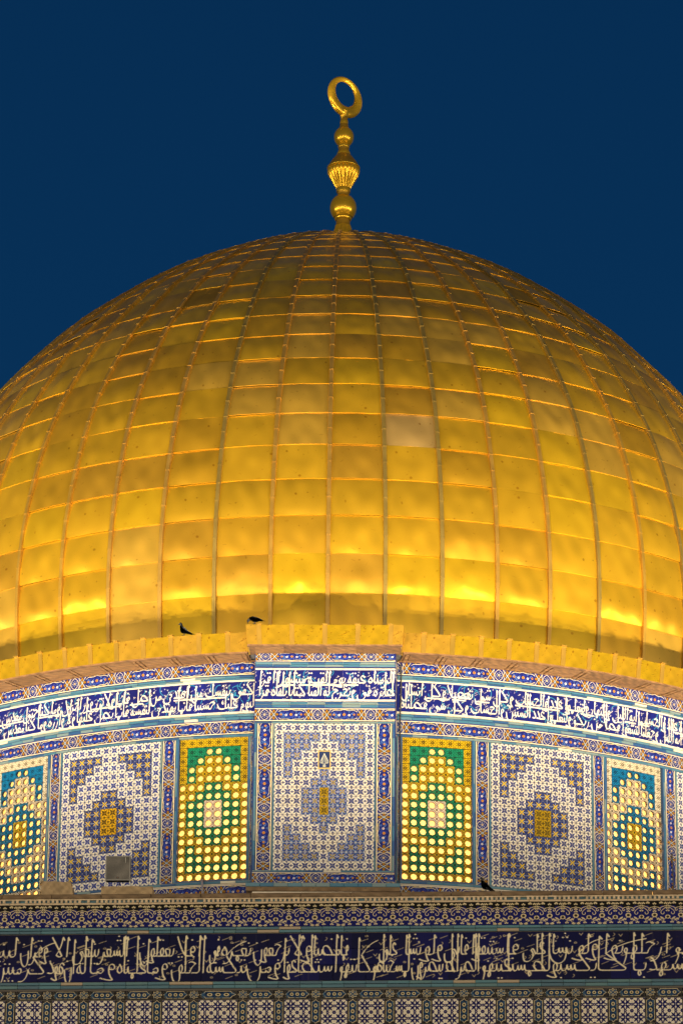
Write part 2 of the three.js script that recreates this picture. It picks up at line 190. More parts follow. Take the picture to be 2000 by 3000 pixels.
// star-and-cross frieze of the drum, one repeat (512 = 1.02 m)
canvas('frieze', 512, 146, (g, W, H) => {
  const rnd = rng(3);
  g.fillStyle = COBALT; g.fillRect(0, 0, W, H);
  const seed = (x, y, a) => { g.save(); g.translate(x, y); g.rotate(a); poly(g, [[-17, -11], [5, -15], [19, 0], [5, 15], [-17, 11]], '#3c250c'); poly(g, [[-11, -6], [4, -9], [12, 0], [4, 9], [-11, 6]], '#b27c14'); poly(g, [[-5, -3], [3, -4], [6, 0], [3, 4], [-5, 3]], '#5a380e'); g.restore(); };
  const net = (pts) => { g.beginPath(); pts.forEach(([x, y], i) => (i ? g.lineTo(x, y) : g.moveTo(x, y))); g.strokeStyle = INK; g.lineWidth = 11; g.lineJoin = 'miter'; g.stroke(); g.strokeStyle = CREAM; g.lineWidth = 5.2; g.stroke(); };
  const X = (cx) => {
    g.fillStyle = '#1c3084'; g.fillRect(cx - 44, 14, 88, H - 28);
    for (const [dx, dy, a] of [[-27, -2, 0], [27, -2, 3.14], [0, -36, 1.57], [0, 36, -1.57]]) { g.save(); g.translate(cx + dx, 73 + dy); g.scale(1.25, 1.25); g.translate(-cx - dx, -73 - dy); seed(cx + dx, 73 + dy, a); g.restore(); }
    net([[cx - 40, 14], [cx + 40, 132]]); net([[cx + 40, 14], [cx - 40, 132]]);
    poly(g, [[cx, 62], [cx + 9, 73], [cx, 84], [cx - 9, 73]], '#6a9cc8');
  };
  const star = (cx) => {
    poly(g, [[cx - 32, 40], [cx, 14], [cx + 32, 40], [cx + 44, 73], [cx + 32, 106], [cx, 132], [cx - 32, 106], [cx - 44, 73]], '#171e62', CREAM, 5);
    for (const [dx, dy] of [[0, -42], [0, 42], [-30, 0], [30, 0], [-22, -24], [22, -24], [-22, 24], [22, 24]]) { g.fillStyle = '#5c78b4'; g.beginPath(); g.arc(cx + dx * .8, 73 + dy * .7, 4.5, 0, 7); g.fill(); }
    flower(g, cx, 73, 12, 8, CREAM, '#6a3b10', '#b9821a'); for (let k = 0; k < 8; k++) { const a = k * Math.PI / 4; g.strokeStyle = CREAM; g.lineWidth = 2.5; g.beginPath(); g.moveTo(cx + 18 * Math.cos(a), 73 + 18 * Math.sin(a)); g.lineTo(cx + 34 * Math.cos(a), 73 + 34 * Math.sin(a)); g.stroke(); }
  };
  const cart = (x0, x1) => {
    poly(g, [[x0 + 4, 40], [x0 + 26, 24], [x1 - 26, 24], [x1 - 4, 40], [x1 - 4, 106], [x1 - 26, 122], [x0 + 26, 122], [x0 + 4, 106]], COBALT);
    for (let i = 0; i < 60; i++) { g.strokeStyle = i % 3 ? '#2f4aa8' : '#5f90c4'; g.lineWidth = 3; g.beginPath(); const x = x0 + 14 + (x1 - x0 - 28) * rnd(), y = 36 + 74 * rnd(); g.arc(x, y, 5 + 6 * rnd(), rnd() * 6, rnd() * 6 + 2); g.stroke(); }
    const n = 5; for (let i = 0; i < n; i++) { const x = x0 + 28 + (x1 - x0 - 56) * i / (n - 1); flower(g, x, 73 + (i % 2 ? 4 : -2), i === 2 ? 15 : 12, 8, i % 2 ? '#e4d6c4' : '#b8781e', i % 2 ? '#35309a' : '#7a2f10', i % 2 ? '#b8a2a0' : '#c08c2c'); }
    for (const y of [14, 132]) { for (let k = 0; k < 4; k++) { const x = x0 + 46 + k * (x1 - x0 - 92) / 3; g.fillStyle = '#1d3a28'; g.beginPath(); g.ellipse(x, y, 22, 10, 0, 0, 7); g.fill(); g.fillStyle = OCHRE; g.beginPath(); g.ellipse(x, y, 11, 5, 0, 0, 7); g.fill(); } }
    net([[x0, 14], [x0, 42], [x0 + 26, 26], [x0 + 92, 26], [(x0 + x1) / 2, 16], [x1 - 92, 26], [x1 - 26, 26], [x1, 42], [x1, 14]]);
    net([[x0, 132], [x0, 104], [x0 + 26, 120], [x0 + 92, 120], [(x0 + x1) / 2, 130], [x1 - 92, 120], [x1 - 26, 120], [x1, 104], [x1, 132]]);
  };
  cart(262, 512); X(42); star(131); X(220);
  net([[86, 14], [74, 44], [86, 73], [74, 102], [86, 132]]); net([[176, 14], [188, 44], [176, 73], [188, 102], [176, 132]]);
  g.fillStyle = CREAM; g.fillRect(0, 5, W, 9); g.fillRect(0, H - 14, W, 9); g.fillStyle = INK; g.fillRect(0, 0, W, 5); g.fillRect(0, H - 5, W, 5);
  grime(g, W, H, rnd, 90, ['#d8c6a4', '#2a2550', '#0c0d30'], 1, 4);
});
// small square tiles of the panels and grilles, 96 px each, in one sheet of 8 x 4
canvas('tiles', 1024, 512, (g) => {
  const rnd = rng(8), S = 128;
  const cell = (i, j, draw) => { g.save(); g.beginPath(); g.rect(i * S, j * S, S, S); g.clip(); g.translate(i * S, j * S); draw(); g.restore(); };
  const leafX = (leaf, rim, ground, bits, ring, style) => {
    g.fillStyle = ground; g.fillRect(0, 0, S, S);
    for (const [x, y] of [[0, 0], [S, 0], [0, S], [S, S]]) { g.strokeStyle = ring; g.lineWidth = 4; g.beginPath(); g.arc(x, y, 26, 0, 7); g.stroke(); flower(g, x, y, style === 2 ? 11 : 17, 8, bits, ring, bits); }
    for (const [x, y] of [[64, 0], [0, 64], [S, 64], [64, S]]) { flower(g, x, y, style === 2 ? 13 : style ? 20 : 17, 6, bits, ring, rim); }
    for (let k = 0; k < 4; k++) {
      g.save(); g.translate(64, 64); g.rotate(k * Math.PI / 2 + Math.PI / 4);
      g.fillStyle = rim; g.beginPath(); g.moveTo(2, -6); g.quadraticCurveTo(22, -24, 62, 0); g.quadraticCurveTo(22, 24, 2, 6); g.fill();
      g.fillStyle = leaf; g.beginPath(); g.moveTo(4, -3); g.quadraticCurveTo(22, style === 2 ? -15 : -17, 58, 0); g.quadraticCurveTo(22, style === 2 ? 15 : 17, 4, 3); g.fill();
      g.strokeStyle = bits; g.lineWidth = 3; g.beginPath(); g.arc(30, style ? 22 : 20, 9, .4, 4.6); g.stroke(); g.beginPath(); g.arc(30, style ? -22 : -20, 9, -4.6, -.4); g.stroke();
      g.restore();
    }
    flower(g, 64, 64, style === 2 ? 12 : 15, 4, leaf, ground, style === 2 ? leaf : rim);
    for (let i = 0; i < 26; i++) { g.strokeStyle = i % 2 ? ring : bits; g.lineWidth = 2.5; g.globalAlpha = .8; g.beginPath(); g.arc(rnd() * S, rnd() * S, 3 + 5 * rnd(), rnd() * 6, rnd() * 6 + 2.4); g.stroke(); }
    g.globalAlpha = 1;
  };
  for (let v = 0; v < 2; v++) {
    cell(v, 0, () => leafX('#28357e', '#303a78', '#e0d7c4', '#3c4680', '#847a72', 0));        // white and blue, bold
    cell(2 + v, 0, () => leafX('#32396e', '#3e3f64', '#ded4c0', '#46466c', '#78706a', 1));    // white and blue, fine
    cell(4 + v, 0, () => leafX('#d8b422', '#101848', '#1a2660', '#b2b4c4', '#4a5c94', 2));    // yellow star on navy
    cell(6 + v, 0, () => leafX('#a8904a', '#1c2656', '#2e3a7a', '#c6c4c8', '#4a84ac', 0));    // ochre star on cobalt, sky-blue scrolls
    cell(v, 1, () => leafX('#4a3606', '#6e520a', '#d2a010', '#3c2e0a', '#7a5c10', 0));        // mustard
    cell(2 + v, 1, () => leafX('#57460c', '#6b5510', '#a8850e', '#4a3a10', '#80660f', 1));    // dark mustard
  }
  const knot = (ground, line, dot) => {                                                       // plain grille tile
    g.fillStyle = ground; g.fillRect(0, 0, S, S); g.strokeStyle = line; g.lineWidth = 5;
    for (let k = 0; k < 8; k++) { const a = k * Math.PI / 4; g.beginPath(); g.arc(64 + 34 * Math.cos(a), 64 + 34 * Math.sin(a), 17, 0, 7); g.stroke(); }
    for (const [x, y] of [[0, 0], [S, 0], [0, S], [S, S]]) { g.beginPath(); g.arc(x, y, 26, 0, 7); g.stroke(); g.beginPath(); g.arc(x, y, 12, 0, 7); g.stroke(); }
    flower(g, 64, 64, 20, 8, line, ground, dot); g.strokeRect(2, 2, S - 4, S - 4);
  };
  const rim = (ground, line) => {                                                             // grille tile round an opening
    g.fillStyle = ground; g.fillRect(0, 0, S, S); g.strokeStyle = line; g.lineWidth = 6;
    for (let k = 0; k < 16; k++) { const a = (k + .5) * Math.PI / 8; g.beginPath(); g.arc(64 + 51 * Math.cos(a), 64 + 51 * Math.sin(a), 11, 0, 7); g.stroke(); }
    for (const [x, y] of [[8, 8], [S - 8, 8], [8, S - 8], [S - 8, S - 8]]) { g.fillStyle = line; g.beginPath(); g.arc(x, y, 9, 0, 7); g.fill(); }
  };
  const sets = [['#c6a010', '#33280a', '#6a4e0e'], ['#17805c', '#0c231a', '#0f3c30'], ['#d6c6a8', '#4a4030', '#8a7656'], ['#10709e', '#0a2236', '#0d3a58'], ['#e3d3bf', '#6a5340', '#a08468']];
  sets.forEach(([a, b, c], k) => { cell(k, 2, () => knot(a, b, c)); cell(k, 3, () => rim(a, b)); });
  grime(g, 1024, 512, rnd, 700, ['#e8dcc0', '#2a2a50', '#5a4a30'], .6, 3);
});
// the parapet: scrolled frieze, one repeat of 0.405 m
canvas('scroll', 256, 288, (g, W, H) => {
  const rnd = rng(21), C = '#c8b48c';
  g.fillStyle = '#100e0c'; g.fillRect(0, 0, W, H);
  g.fillStyle = '#14165a'; g.beginPath(); g.moveTo(0, 96); g.quadraticCurveTo(30, 60, 64, 52); g.lineTo(100, 100); g.lineTo(128, 70); g.lineTo(156, 100); g.lineTo(192, 52); g.quadraticCurveTo(226, 60, 256, 96); g.lineTo(256, 288); g.lineTo(0, 288); g.fill();
  const line = (f, w) => { g.strokeStyle = C; g.lineWidth = w; g.lineCap = 'round'; for (const m of [1, -1]) { g.save(); g.translate(128, 0); g.scale(m, 1); g.beginPath(); f(); g.stroke(); g.restore(); } };
  line(() => { g.moveTo(0, 66); g.bezierCurveTo(14, 86, 40, 70, 52, 96); g.bezierCurveTo(66, 124, 30, 130, 36, 104); g.moveTo(52, 96); g.bezierCurveTo(64, 70, 100, 70, 128, 50); }, 8);
  line(() => { g.moveTo(128, 50); g.bezierCurveTo(110, 90, 66, 110, 62, 140); g.bezierCurveTo(60, 176, 98, 172, 92, 140); }, 7);
  line(() => { g.moveTo(0, 190); g.bezierCurveTo(20, 210, 50, 250, 80, 240); g.bezierCurveTo(100, 230, 110, 200, 128, 200); g.moveTo(22, 288); g.bezierCurveTo(30, 250, 60, 240, 70, 214); }, 6);
  for (const [x, y, r, n] of [[128, 176, 30, 9], [0, 198, 27, 9], [256, 198, 27, 9]]) flower(g, x, y, r, n, C, '#2a2016', '#3a2f20');
  for (const [x, y] of [[0, 88], [256, 88], [128, 96], [128, 128], [0, 120], [256, 120], [64, 24], [192, 24], [128, 34], [0, 30], [256, 30], [90, 226], [166, 226], [40, 262], [216, 262], [104, 272], [152, 272], [20, 28], [236, 28]]) { g.fillStyle = C; for (let k = 0; k < 3; k++) { g.beginPath(); g.ellipse(x + (k - 1) * 11, y + (k === 1 ? -7 : 3), 7, 10, (k - 1) * .7, 0, 7); g.fill(); } }
  for (const [x, s] of [[64, -1], [192, 1]]) { g.fillStyle = C; g.beginPath(); g.ellipse(x + 8 * s, 212, 24, 9, s * .7, 0, 7); g.fill(); g.beginPath(); g.ellipse(x, 16, 9, 14, s, 0, 7); g.fill(); }
  grime(g, W, H, rnd, 110, ['#4a4436', '#0a0a20', '#8a7a58'], 1, 5);
});
// cross-leaf tile of the lower panels, a quarter each; lozenge and cartouches of their frames
canvas('lower', 512, 256, (g) => {
  const rnd = rng(31);
  const leaf = (cx, cy, a, s, c) => { g.save(); g.translate(cx, cy); g.rotate(a); g.fillStyle = c; g.beginPath(); g.moveTo(-s, 0); g.quadraticCurveTo(-s * .3, -s * .58, s, 0); g.quadraticCurveTo(-s * .3, s * .58, -s, 0); g.fill(); g.restore(); };
  g.fillStyle = '#e0d2b6'; g.fillRect(0, 0, 256, 256);
  for (const [x, y] of [[0, 0], [256, 0], [0, 256], [256, 256]]) { flower(g, x, y, 42, 8, '#241f5c', '#8f7f88', '#1a1648'); }
  for (let k = 0; k < 4; k++) { const a = Math.PI / 4 + k * Math.PI / 2, c = '#0e0f4c'; leaf(128 + 62 * Math.cos(a), 128 + 62 * Math.sin(a), a, 74, c); for (const d of [.52, -.52]) leaf(128 + 80 * Math.cos(a + d), 128 + 80 * Math.sin(a + d), a + d * 2.3, 50, c); }
  flower(g, 128, 128, 26, 4, '#17175c', '#d9c8ac', '#241f5c');
  for (const [x, y] of [[128, 0], [0, 128], [256, 128], [128, 256]]) { flower(g, x, y, 36, 5, '#241f5c', '#c8b8a6', '#1c1a50'); }
  g.strokeStyle = '#9a8674'; g.lineWidth = 3; for (let k = 0; k < 4; k++) { const a = k * Math.PI / 2; g.beginPath(); g.arc(128 + 128 * Math.cos(a), 128 + 128 * Math.sin(a), 62, 0, 7); g.stroke(); }
  const frame = (x, y, w, h, pts, flowers) => {
    g.save(); g.beginPath(); g.rect(x, y, w, h); g.clip(); g.translate(x, y); g.fillStyle = '#17161c'; g.fillRect(0, 0, w, h);
    for (let i = 0; i < w * h / 120; i++) { g.strokeStyle = '#6a5f48'; g.lineWidth = 2; g.beginPath(); g.arc(rnd() * w, rnd() * h, 2 + 4 * rnd(), 0, 4); g.stroke(); }
    poly(g, pts, '#0a1734', '#cdb88c', 4);
    for (let i = 0; i < w * h / 160; i++) { const px = 14 + (w - 28) * rnd(), py = 14 + (h - 28) * rnd(); g.strokeStyle = '#2b5270'; g.lineWidth = 2.5; g.beginPath(); g.arc(px, py, 3 + 3 * rnd(), 0, 4); g.stroke(); }
    for (const [fx, fy, r] of flowers) flower(g, fx, fy, r, 8, '#c9b688', '#31281a', '#5a4a34');
    g.restore();
  };
  frame(256, 0, 200, 80, [[6, 40], [26, 26], [34, 10], [166, 10], [174, 26], [194, 40], [174, 54], [166, 70], [34, 70], [26, 54]], [[56, 40, 15], [100, 40, 15], [144, 40, 15]]);
  frame(256, 80, 80, 80, [[40, 4], [52, 18], [66, 14], [62, 28], [76, 40], [62, 52], [66, 66], [52, 62], [40, 76], [28, 62], [14, 66], [18, 52], [4, 40], [18, 28], [14, 14], [28, 18]], [[40, 24, 8], [24, 40, 8], [56, 40, 8], [40, 56, 8]]);
  frame(432, 80, 80, 176, [[40, 4], [54, 16], [70, 22], [70, 154], [54, 160], [40, 172], [26, 160], [10, 154], [10, 22], [26, 16]], [[40, 46, 15], [40, 88, 15], [40, 130, 15]]);
  grime(g, 512, 256, rnd, 260, ['#5a4a34', '#101028', '#b8a684'], 1, 4);
});
// the parapet inscription: 20.4 m at 100 px per metre, centre at u = 0
canvas('walltext', 2040, 112, (g, W, H) => {
  const rnd = rng(5), col = (() => '#d6bd86');
  g.fillStyle = '#090b38'; g.fillRect(0, 0, W, H);
  for (let i = 0; i < 120; i++) { g.fillStyle = ['#12134c', '#0a0b2c', '#15123a'][i % 3]; g.globalAlpha = .6; g.fillRect(Math.floor(rnd() * 41) * 50, Math.floor(rnd() * 3) * 37.4, 50, 37.4); } g.globalAlpha = 1;
  marks(g, rnd, 0, W, 6, H - 8, 760, 5.5, '#b09c74');
  for (const e of WALLTEXT.split('|')) { const [w, a, b, t, h] = e.split(' '); drawWord(g, w, 1020 + +a, 1020 + +b + 2, +t ? 52 : 92, +t ? 7.0 : 7.0, +t ? Math.min(+h, 6.6) : Math.max(11.5, Math.min(+h, 12.6)), 2.15, '#e8d6aa'); }
  grime(g, W, H, rnd, 300, ['#2a2230', '#5a4a3c', '#05061c', '#141540'], .8, 3.4);
  g.globalAlpha = .22; for (let i = 0; i < 50; i++) { g.fillStyle = ['#6a5a48', '#4a4238'][i % 2]; g.fillRect(rnd() * W, rnd() * H, 1 + rnd() * 2, 6 + rnd() * 40); } g.globalAlpha = 1;
});
function drumBand(name, W, seed, rows) {                     // 0.66 m tall = 132 px
  canvas(name, W, 132, (g, w, H) => {
    const rnd = rng(seed);
    g.fillStyle = '#161c68'; g.fillRect(0, 0, w, H);
    for (let i = 0; i < w / 40; i++) { g.fillStyle = ['#101350', '#161d72', '#15124e'][i % 3]; g.globalAlpha = .55; g.fillRect(Math.floor(rnd() * w / 56) * 56, Math.floor(rnd() * 3) * 44, 56, 44); } g.globalAlpha = 1;
    g.strokeStyle = '#3186a2'; g.lineWidth = 3; for (let i = 0; i < w / 16; i++) { const x = rnd() * w, y = 12 + rnd() * 108, r = 12 + 16 * rnd(), a = rnd() * 6; g.beginPath(); g.arc(x, y, r, a, a + 2.4); g.stroke(); }
    marks(g, rnd, 0, w, 14, 118, w / 3.4, 5.5, '#e3d7bc');
    rows.forEach((row, t) => {
      const words = row.split(' '); let sum = 0; const ws = words.map((q) => { const s = wordStrokes(q, 8).w; sum += s + 1.2; return s; });
      let x = w - 4; const k = (w - 8) / sum;
      words.forEach((q, i) => { drawWord(g, q, x, x - ws[i] * k, t ? 58 : 109, 7, t ? 6.8 : (i % 3 !== 1 ? 13.4 : 8), 4.1, '#e0d5be'); x -= (ws[i] + 1.2) * k; });
    });
    g.fillStyle = '#d8cdb6'; for (let i = 0; i < w / 90; i++) g.fillRect(rnd() * w, 64, 60, 6);
    g.fillRect(0, 0, w, 7); g.fillRect(0, H - 7, w, 7);
    grime(g, w, H, rnd, w / 4, ['#d8ccb0', '#12145a', '#0d0f40'], .6, 3);
  });
}
drumBand('bandleft', 1840, 41, DRUMTEXT.left); drumBand('bandpier', 540, 42, DRUMTEXT.pier); drumBand('bandright', 1840, 43, DRUMTEXT.right);
canvas('plaque', 96, 128, (g, W, H) => {
  g.fillStyle = '#c8a85a'; g.fillRect(0, 0, W, H); g.fillStyle = '#1b2a52'; g.fillRect(8, 8, W - 16, H - 16); g.strokeStyle = '#d8d0b0'; g.lineWidth = 4; g.lineCap = 'round';
  for (const m of [1, -1]) { g.save(); g.translate(48, 0); g.scale(m, 1); g.beginPath(); g.moveTo(0, 22); g.quadraticCurveTo(16, 52, 30, 76); g.quadraticCurveTo(32, 92, 14, 88); g.quadraticCurveTo(4, 84, 6, 100); g.moveTo(5, 30); g.lineTo(8, 82); g.moveTo(14, 46); g.lineTo(18, 84); g.moveTo(8, 110); g.arc(5, 108, 5, 0, 5); g.stroke(); g.restore(); }
});
// ---------------------------------------------------------------- materials
const tex = (name, repeat) => { const t = new THREE.CanvasTexture(CAN[name]); t.colorSpace = THREE.SRGBColorSpace; t.anisotropy = 8; if (repeat) t.wrapS = t.wrapT = THREE.RepeatWrapping; return t; };
function grain(name, size, seed, base, spread, flecks, streak = 1) {            // tileable mottled colour
  canvas(name, size, size, (g, W, H) => {
    const rnd = rng(seed), im = g.createImageData(W, H), P = 2 * Math.PI;
    const waves = Array.from({ length: 10 }, () => [Math.floor(1 + rnd() * 5), Math.floor(1 + rnd() * 5 * streak), rnd() * P, rnd() < .5 ? -1 : 1]);
    for (let y = 0; y < H; y++) for (let x = 0; x < W; x++) {
      let v = 0; for (const [a, b, c, s] of waves) v += Math.sin(P * (a * x / W + s * b * y / H) + c); v = v / 10;
      const k = 1 + spread * (v * 1.2 + (rnd() - .5) * .55), o = (y * W + x) * 4;
      for (let c = 0; c < 3; c++) im.data[o + c] = Math.max(0, Math.min(255, base[c] * k)); im.data[o + 3] = 255;
    }
    g.putImageData(im, 0, 0);
    for (const [n, colour, a, b] of flecks) for (let i = 0; i < n; i++) { g.globalAlpha = .15 + .5 * rnd(); g.fillStyle = colour; g.beginPath(); g.ellipse(rnd() * W, rnd() * H, a + (b - a) * rnd() ** 3, (a + (b - a) * rnd() ** 3) * .6, rnd() * 3, 0, 7); g.fill(); }
    g.globalAlpha = 1;
  });
  return tex(name, true);
}
const goldMap = grain('gilding', 512, 51, [240, 238, 234], .07, [[420, '#9a8a74', .4, 1.8], [30, '#ffffff', .3, 1.1], [7, '#8a7454', 1, 3], [40, '#b49a70', 2, 14]], .5);
const roughMap = new THREE.CanvasTexture(canvas('rubbed', 256, 256, (g, W, H) => { const r = rng(9); g.fillStyle = 'rgb(0,235,255)'; g.fillRect(0, 0, W, H); for (let i = 0; i < 260; i++) { const k = 190 + 60 * r(); g.fillStyle = `rgba(0,${k | 0},255,.05)`; g.beginPath(); g.ellipse(r() * W, r() * H, 10 + 60 * r() ** 2, 1 + 4 * r(), 0, 0, 7); g.fill(); } }));
roughMap.wrapS = roughMap.wrapT = THREE.RepeatWrapping;
const stoneMap = grain('stone', 256, 61, [196, 172, 138], .22, [[160, '#4a3c2c', .6, 5], [80, '#d8c8a8', .5, 3]]);
const woodMap = grain('wood', 256, 62, [140, 102, 64], .3, [[90, '#3a2416', 1, 8], [40, '#b08a5a', .5, 3]], 3);
const leadMap = grain('lead', 256, 63, [110, 108, 104], .2, [[60, '#4a4844', 1, 6]]);
const paveMap = grain('paving', 256, 64, [186, 176, 158], .16, [[60, '#8a8070', 1, 6]]);
const GOLD = [.97, .545, .026];
const gold = (k, rough, tint = [1, 1, 1]) => std([GOLD[0] * k * tint[0], GOLD[1] * k * tint[1], GOLD[2] * k * tint[2]], rough, .65, { map: goldMap, roughnessMap: roughMap });
const panelMats = [gold(1, .31), gold(.86, .35), gold(1.03, .27), gold(.8, .38, [1, .96, 1.1]), gold(1.02, .29, [1, 1.05, .8]), gold(.74, .40, [1, .95, 1.5]), gold(.92, .33, [1, 1.02, 2.4])];
const wornPanel = gold(.66, .6, [.9, 1.0, 6]), sootPanel = gold(.45, .66, [.95, .95, 1.6]);
const battenMats = [gold(.6, .45, [1, 1.02, 4]), gold(.68, .42, [1, 1.02, 3]), gold(.46, .5, [.9, 1.08, 5]), gold(.62, .45, [1, 1, 3.6])];
const stained = grain('stains', 512, 57, [236, 230, 220], .10, [[900, '#8a5a20', .5, 3], [60, '#9a6a2a', 3, 22], [30, '#6a4a30', 2, 9], [120, '#f4ead0', .5, 2]], 1), fg = (k, r, t) => { const m = gold(k, r, t); m.map = stained; return m; }, fasciaMats = [fg(.84, .32, [1, 1.08, .8]), fg(.78, .36, [1, 1.05, 1]), fg(.72, .42, [1, 1.02, 2]), fg(.82, .3, [1, 1.1, .7])];
const stripMat = gold(.56, .5, [1, 1.02, 3]), stripDark = gold(.45, .6, [.95, 1, 2.4]);
const finialGold = gold(1.04, .3), finialDull = gold(.62, .5, [1, .95, 1.3]);
const tones = [[1, 1, 1], [.93, .93, .94], [.97, .95, .9]];
const glazed = (name, rough = .34, repeat = false, spec = .4) => { const t = tex(name, repeat); return tones.map((c) => new THREE.MeshPhysicalMaterial({ color: new THREE.Color(...c), roughness: rough, map: t, specularIntensity: spec })); };
const tileM = glazed('tiles'), friezeM = glazed('frieze', .34, true), scrollM = glazed('scroll', .45, true, .15), lowerM = glazed('lower', .45, false, .15), wallTextM = glazed('walltext', .45, false, .15);
const bandM = { left: glazed('bandleft'), right: glazed('bandright'), pier: glazed('bandpier') };
const turqM = [[.045, .14, .22], [.05, .15, .22], [.09, .19, .24], [.025, .08, .19], [.16, .22, .22]].map((c) => std(c, .3)), navyM = std([.018, .022, .16], .3), limeM = std([.62, .55, .40], .7);
const wallTurqM = [[.035, .115, .145], [.045, .14, .165], [.03, .09, .12], [.06, .14, .14], [.33, .24, .14]].map((c) => std(c, .45));
const grout = std([.6, .52, .42], .85), darkGrout = std([.1, .085, .07], .9);
const stone = std([1, 1, 1], .85, 0, { map: stoneMap }), blockStone = std([.62, .56, .46], .9, 0, { map: stoneMap }), darkStone = std([.3, .25, .2], .9, 0, { map: stoneMap }), wood = std([.74, .72, .68], .75, 0, { map: woodMap }), woodLight = std([1, 1, .96], .7, 0, { map: woodMap }), lead = std([1, 1, 1], .7, .2, { map: leadMap });
const pick = (rnd, list) => list[Math.floor(rnd() * list.length)];

// ---------------------------------------------------------------- ground and the octagon below
tag(mesh('ground', new THREE.PlaneGeometry(1600, 1600).rotateX(-Math.PI / 2), std([1, 1, 1], .9, 0, { map: (() => { const t = paveMap.clone(); t.repeat.set(400, 400); t.needsUpdate = true; return t; })() })), 'pale stone paving of the plaza round the building', null, null, 'structure');
const WYAW = -2.7691 * D2, APO = 24.5, HALF = APO * Math.tan(Math.PI / 8);
{ // the seven other sides and the lead roof, out of view behind the parapet
  const t = thing('octagon_building', 'octagonal lower building behind the tiled parapet, with a lead roof', 'building', [0, 0, 0], WYAW);
  for (let k = 1; k < 8; k++) { const w = mesh('wall', box(-HALF, HALF, 0, 16.4, -.6, 0), stone, t); w.rotation.y = k * Math.PI / 4; w.position.set(APO * Math.sin(k * Math.PI / 4), 0, APO * Math.cos(k * Math.PI / 4)); }
  const q = new Q(), c8 = (r, k, y) => { const a = (k + .5) * Math.PI / 4; return V3(r / Math.cos(Math.PI / 8) * Math.sin(a), y, r / Math.cos(Math.PI / 8) * Math.cos(a)); };
  for (let k = 0; k < 8; k++) q.quad(c8(23.9, k, 15.5), c8(23.9, k + 1, 15.5), c8(10.3, k + 1, 19.42), c8(10.3, k, 19.42), [0, 0], [8, 0], [6, 6], [2, 6]);
  mesh('roof', q.build(), lead, t);
}
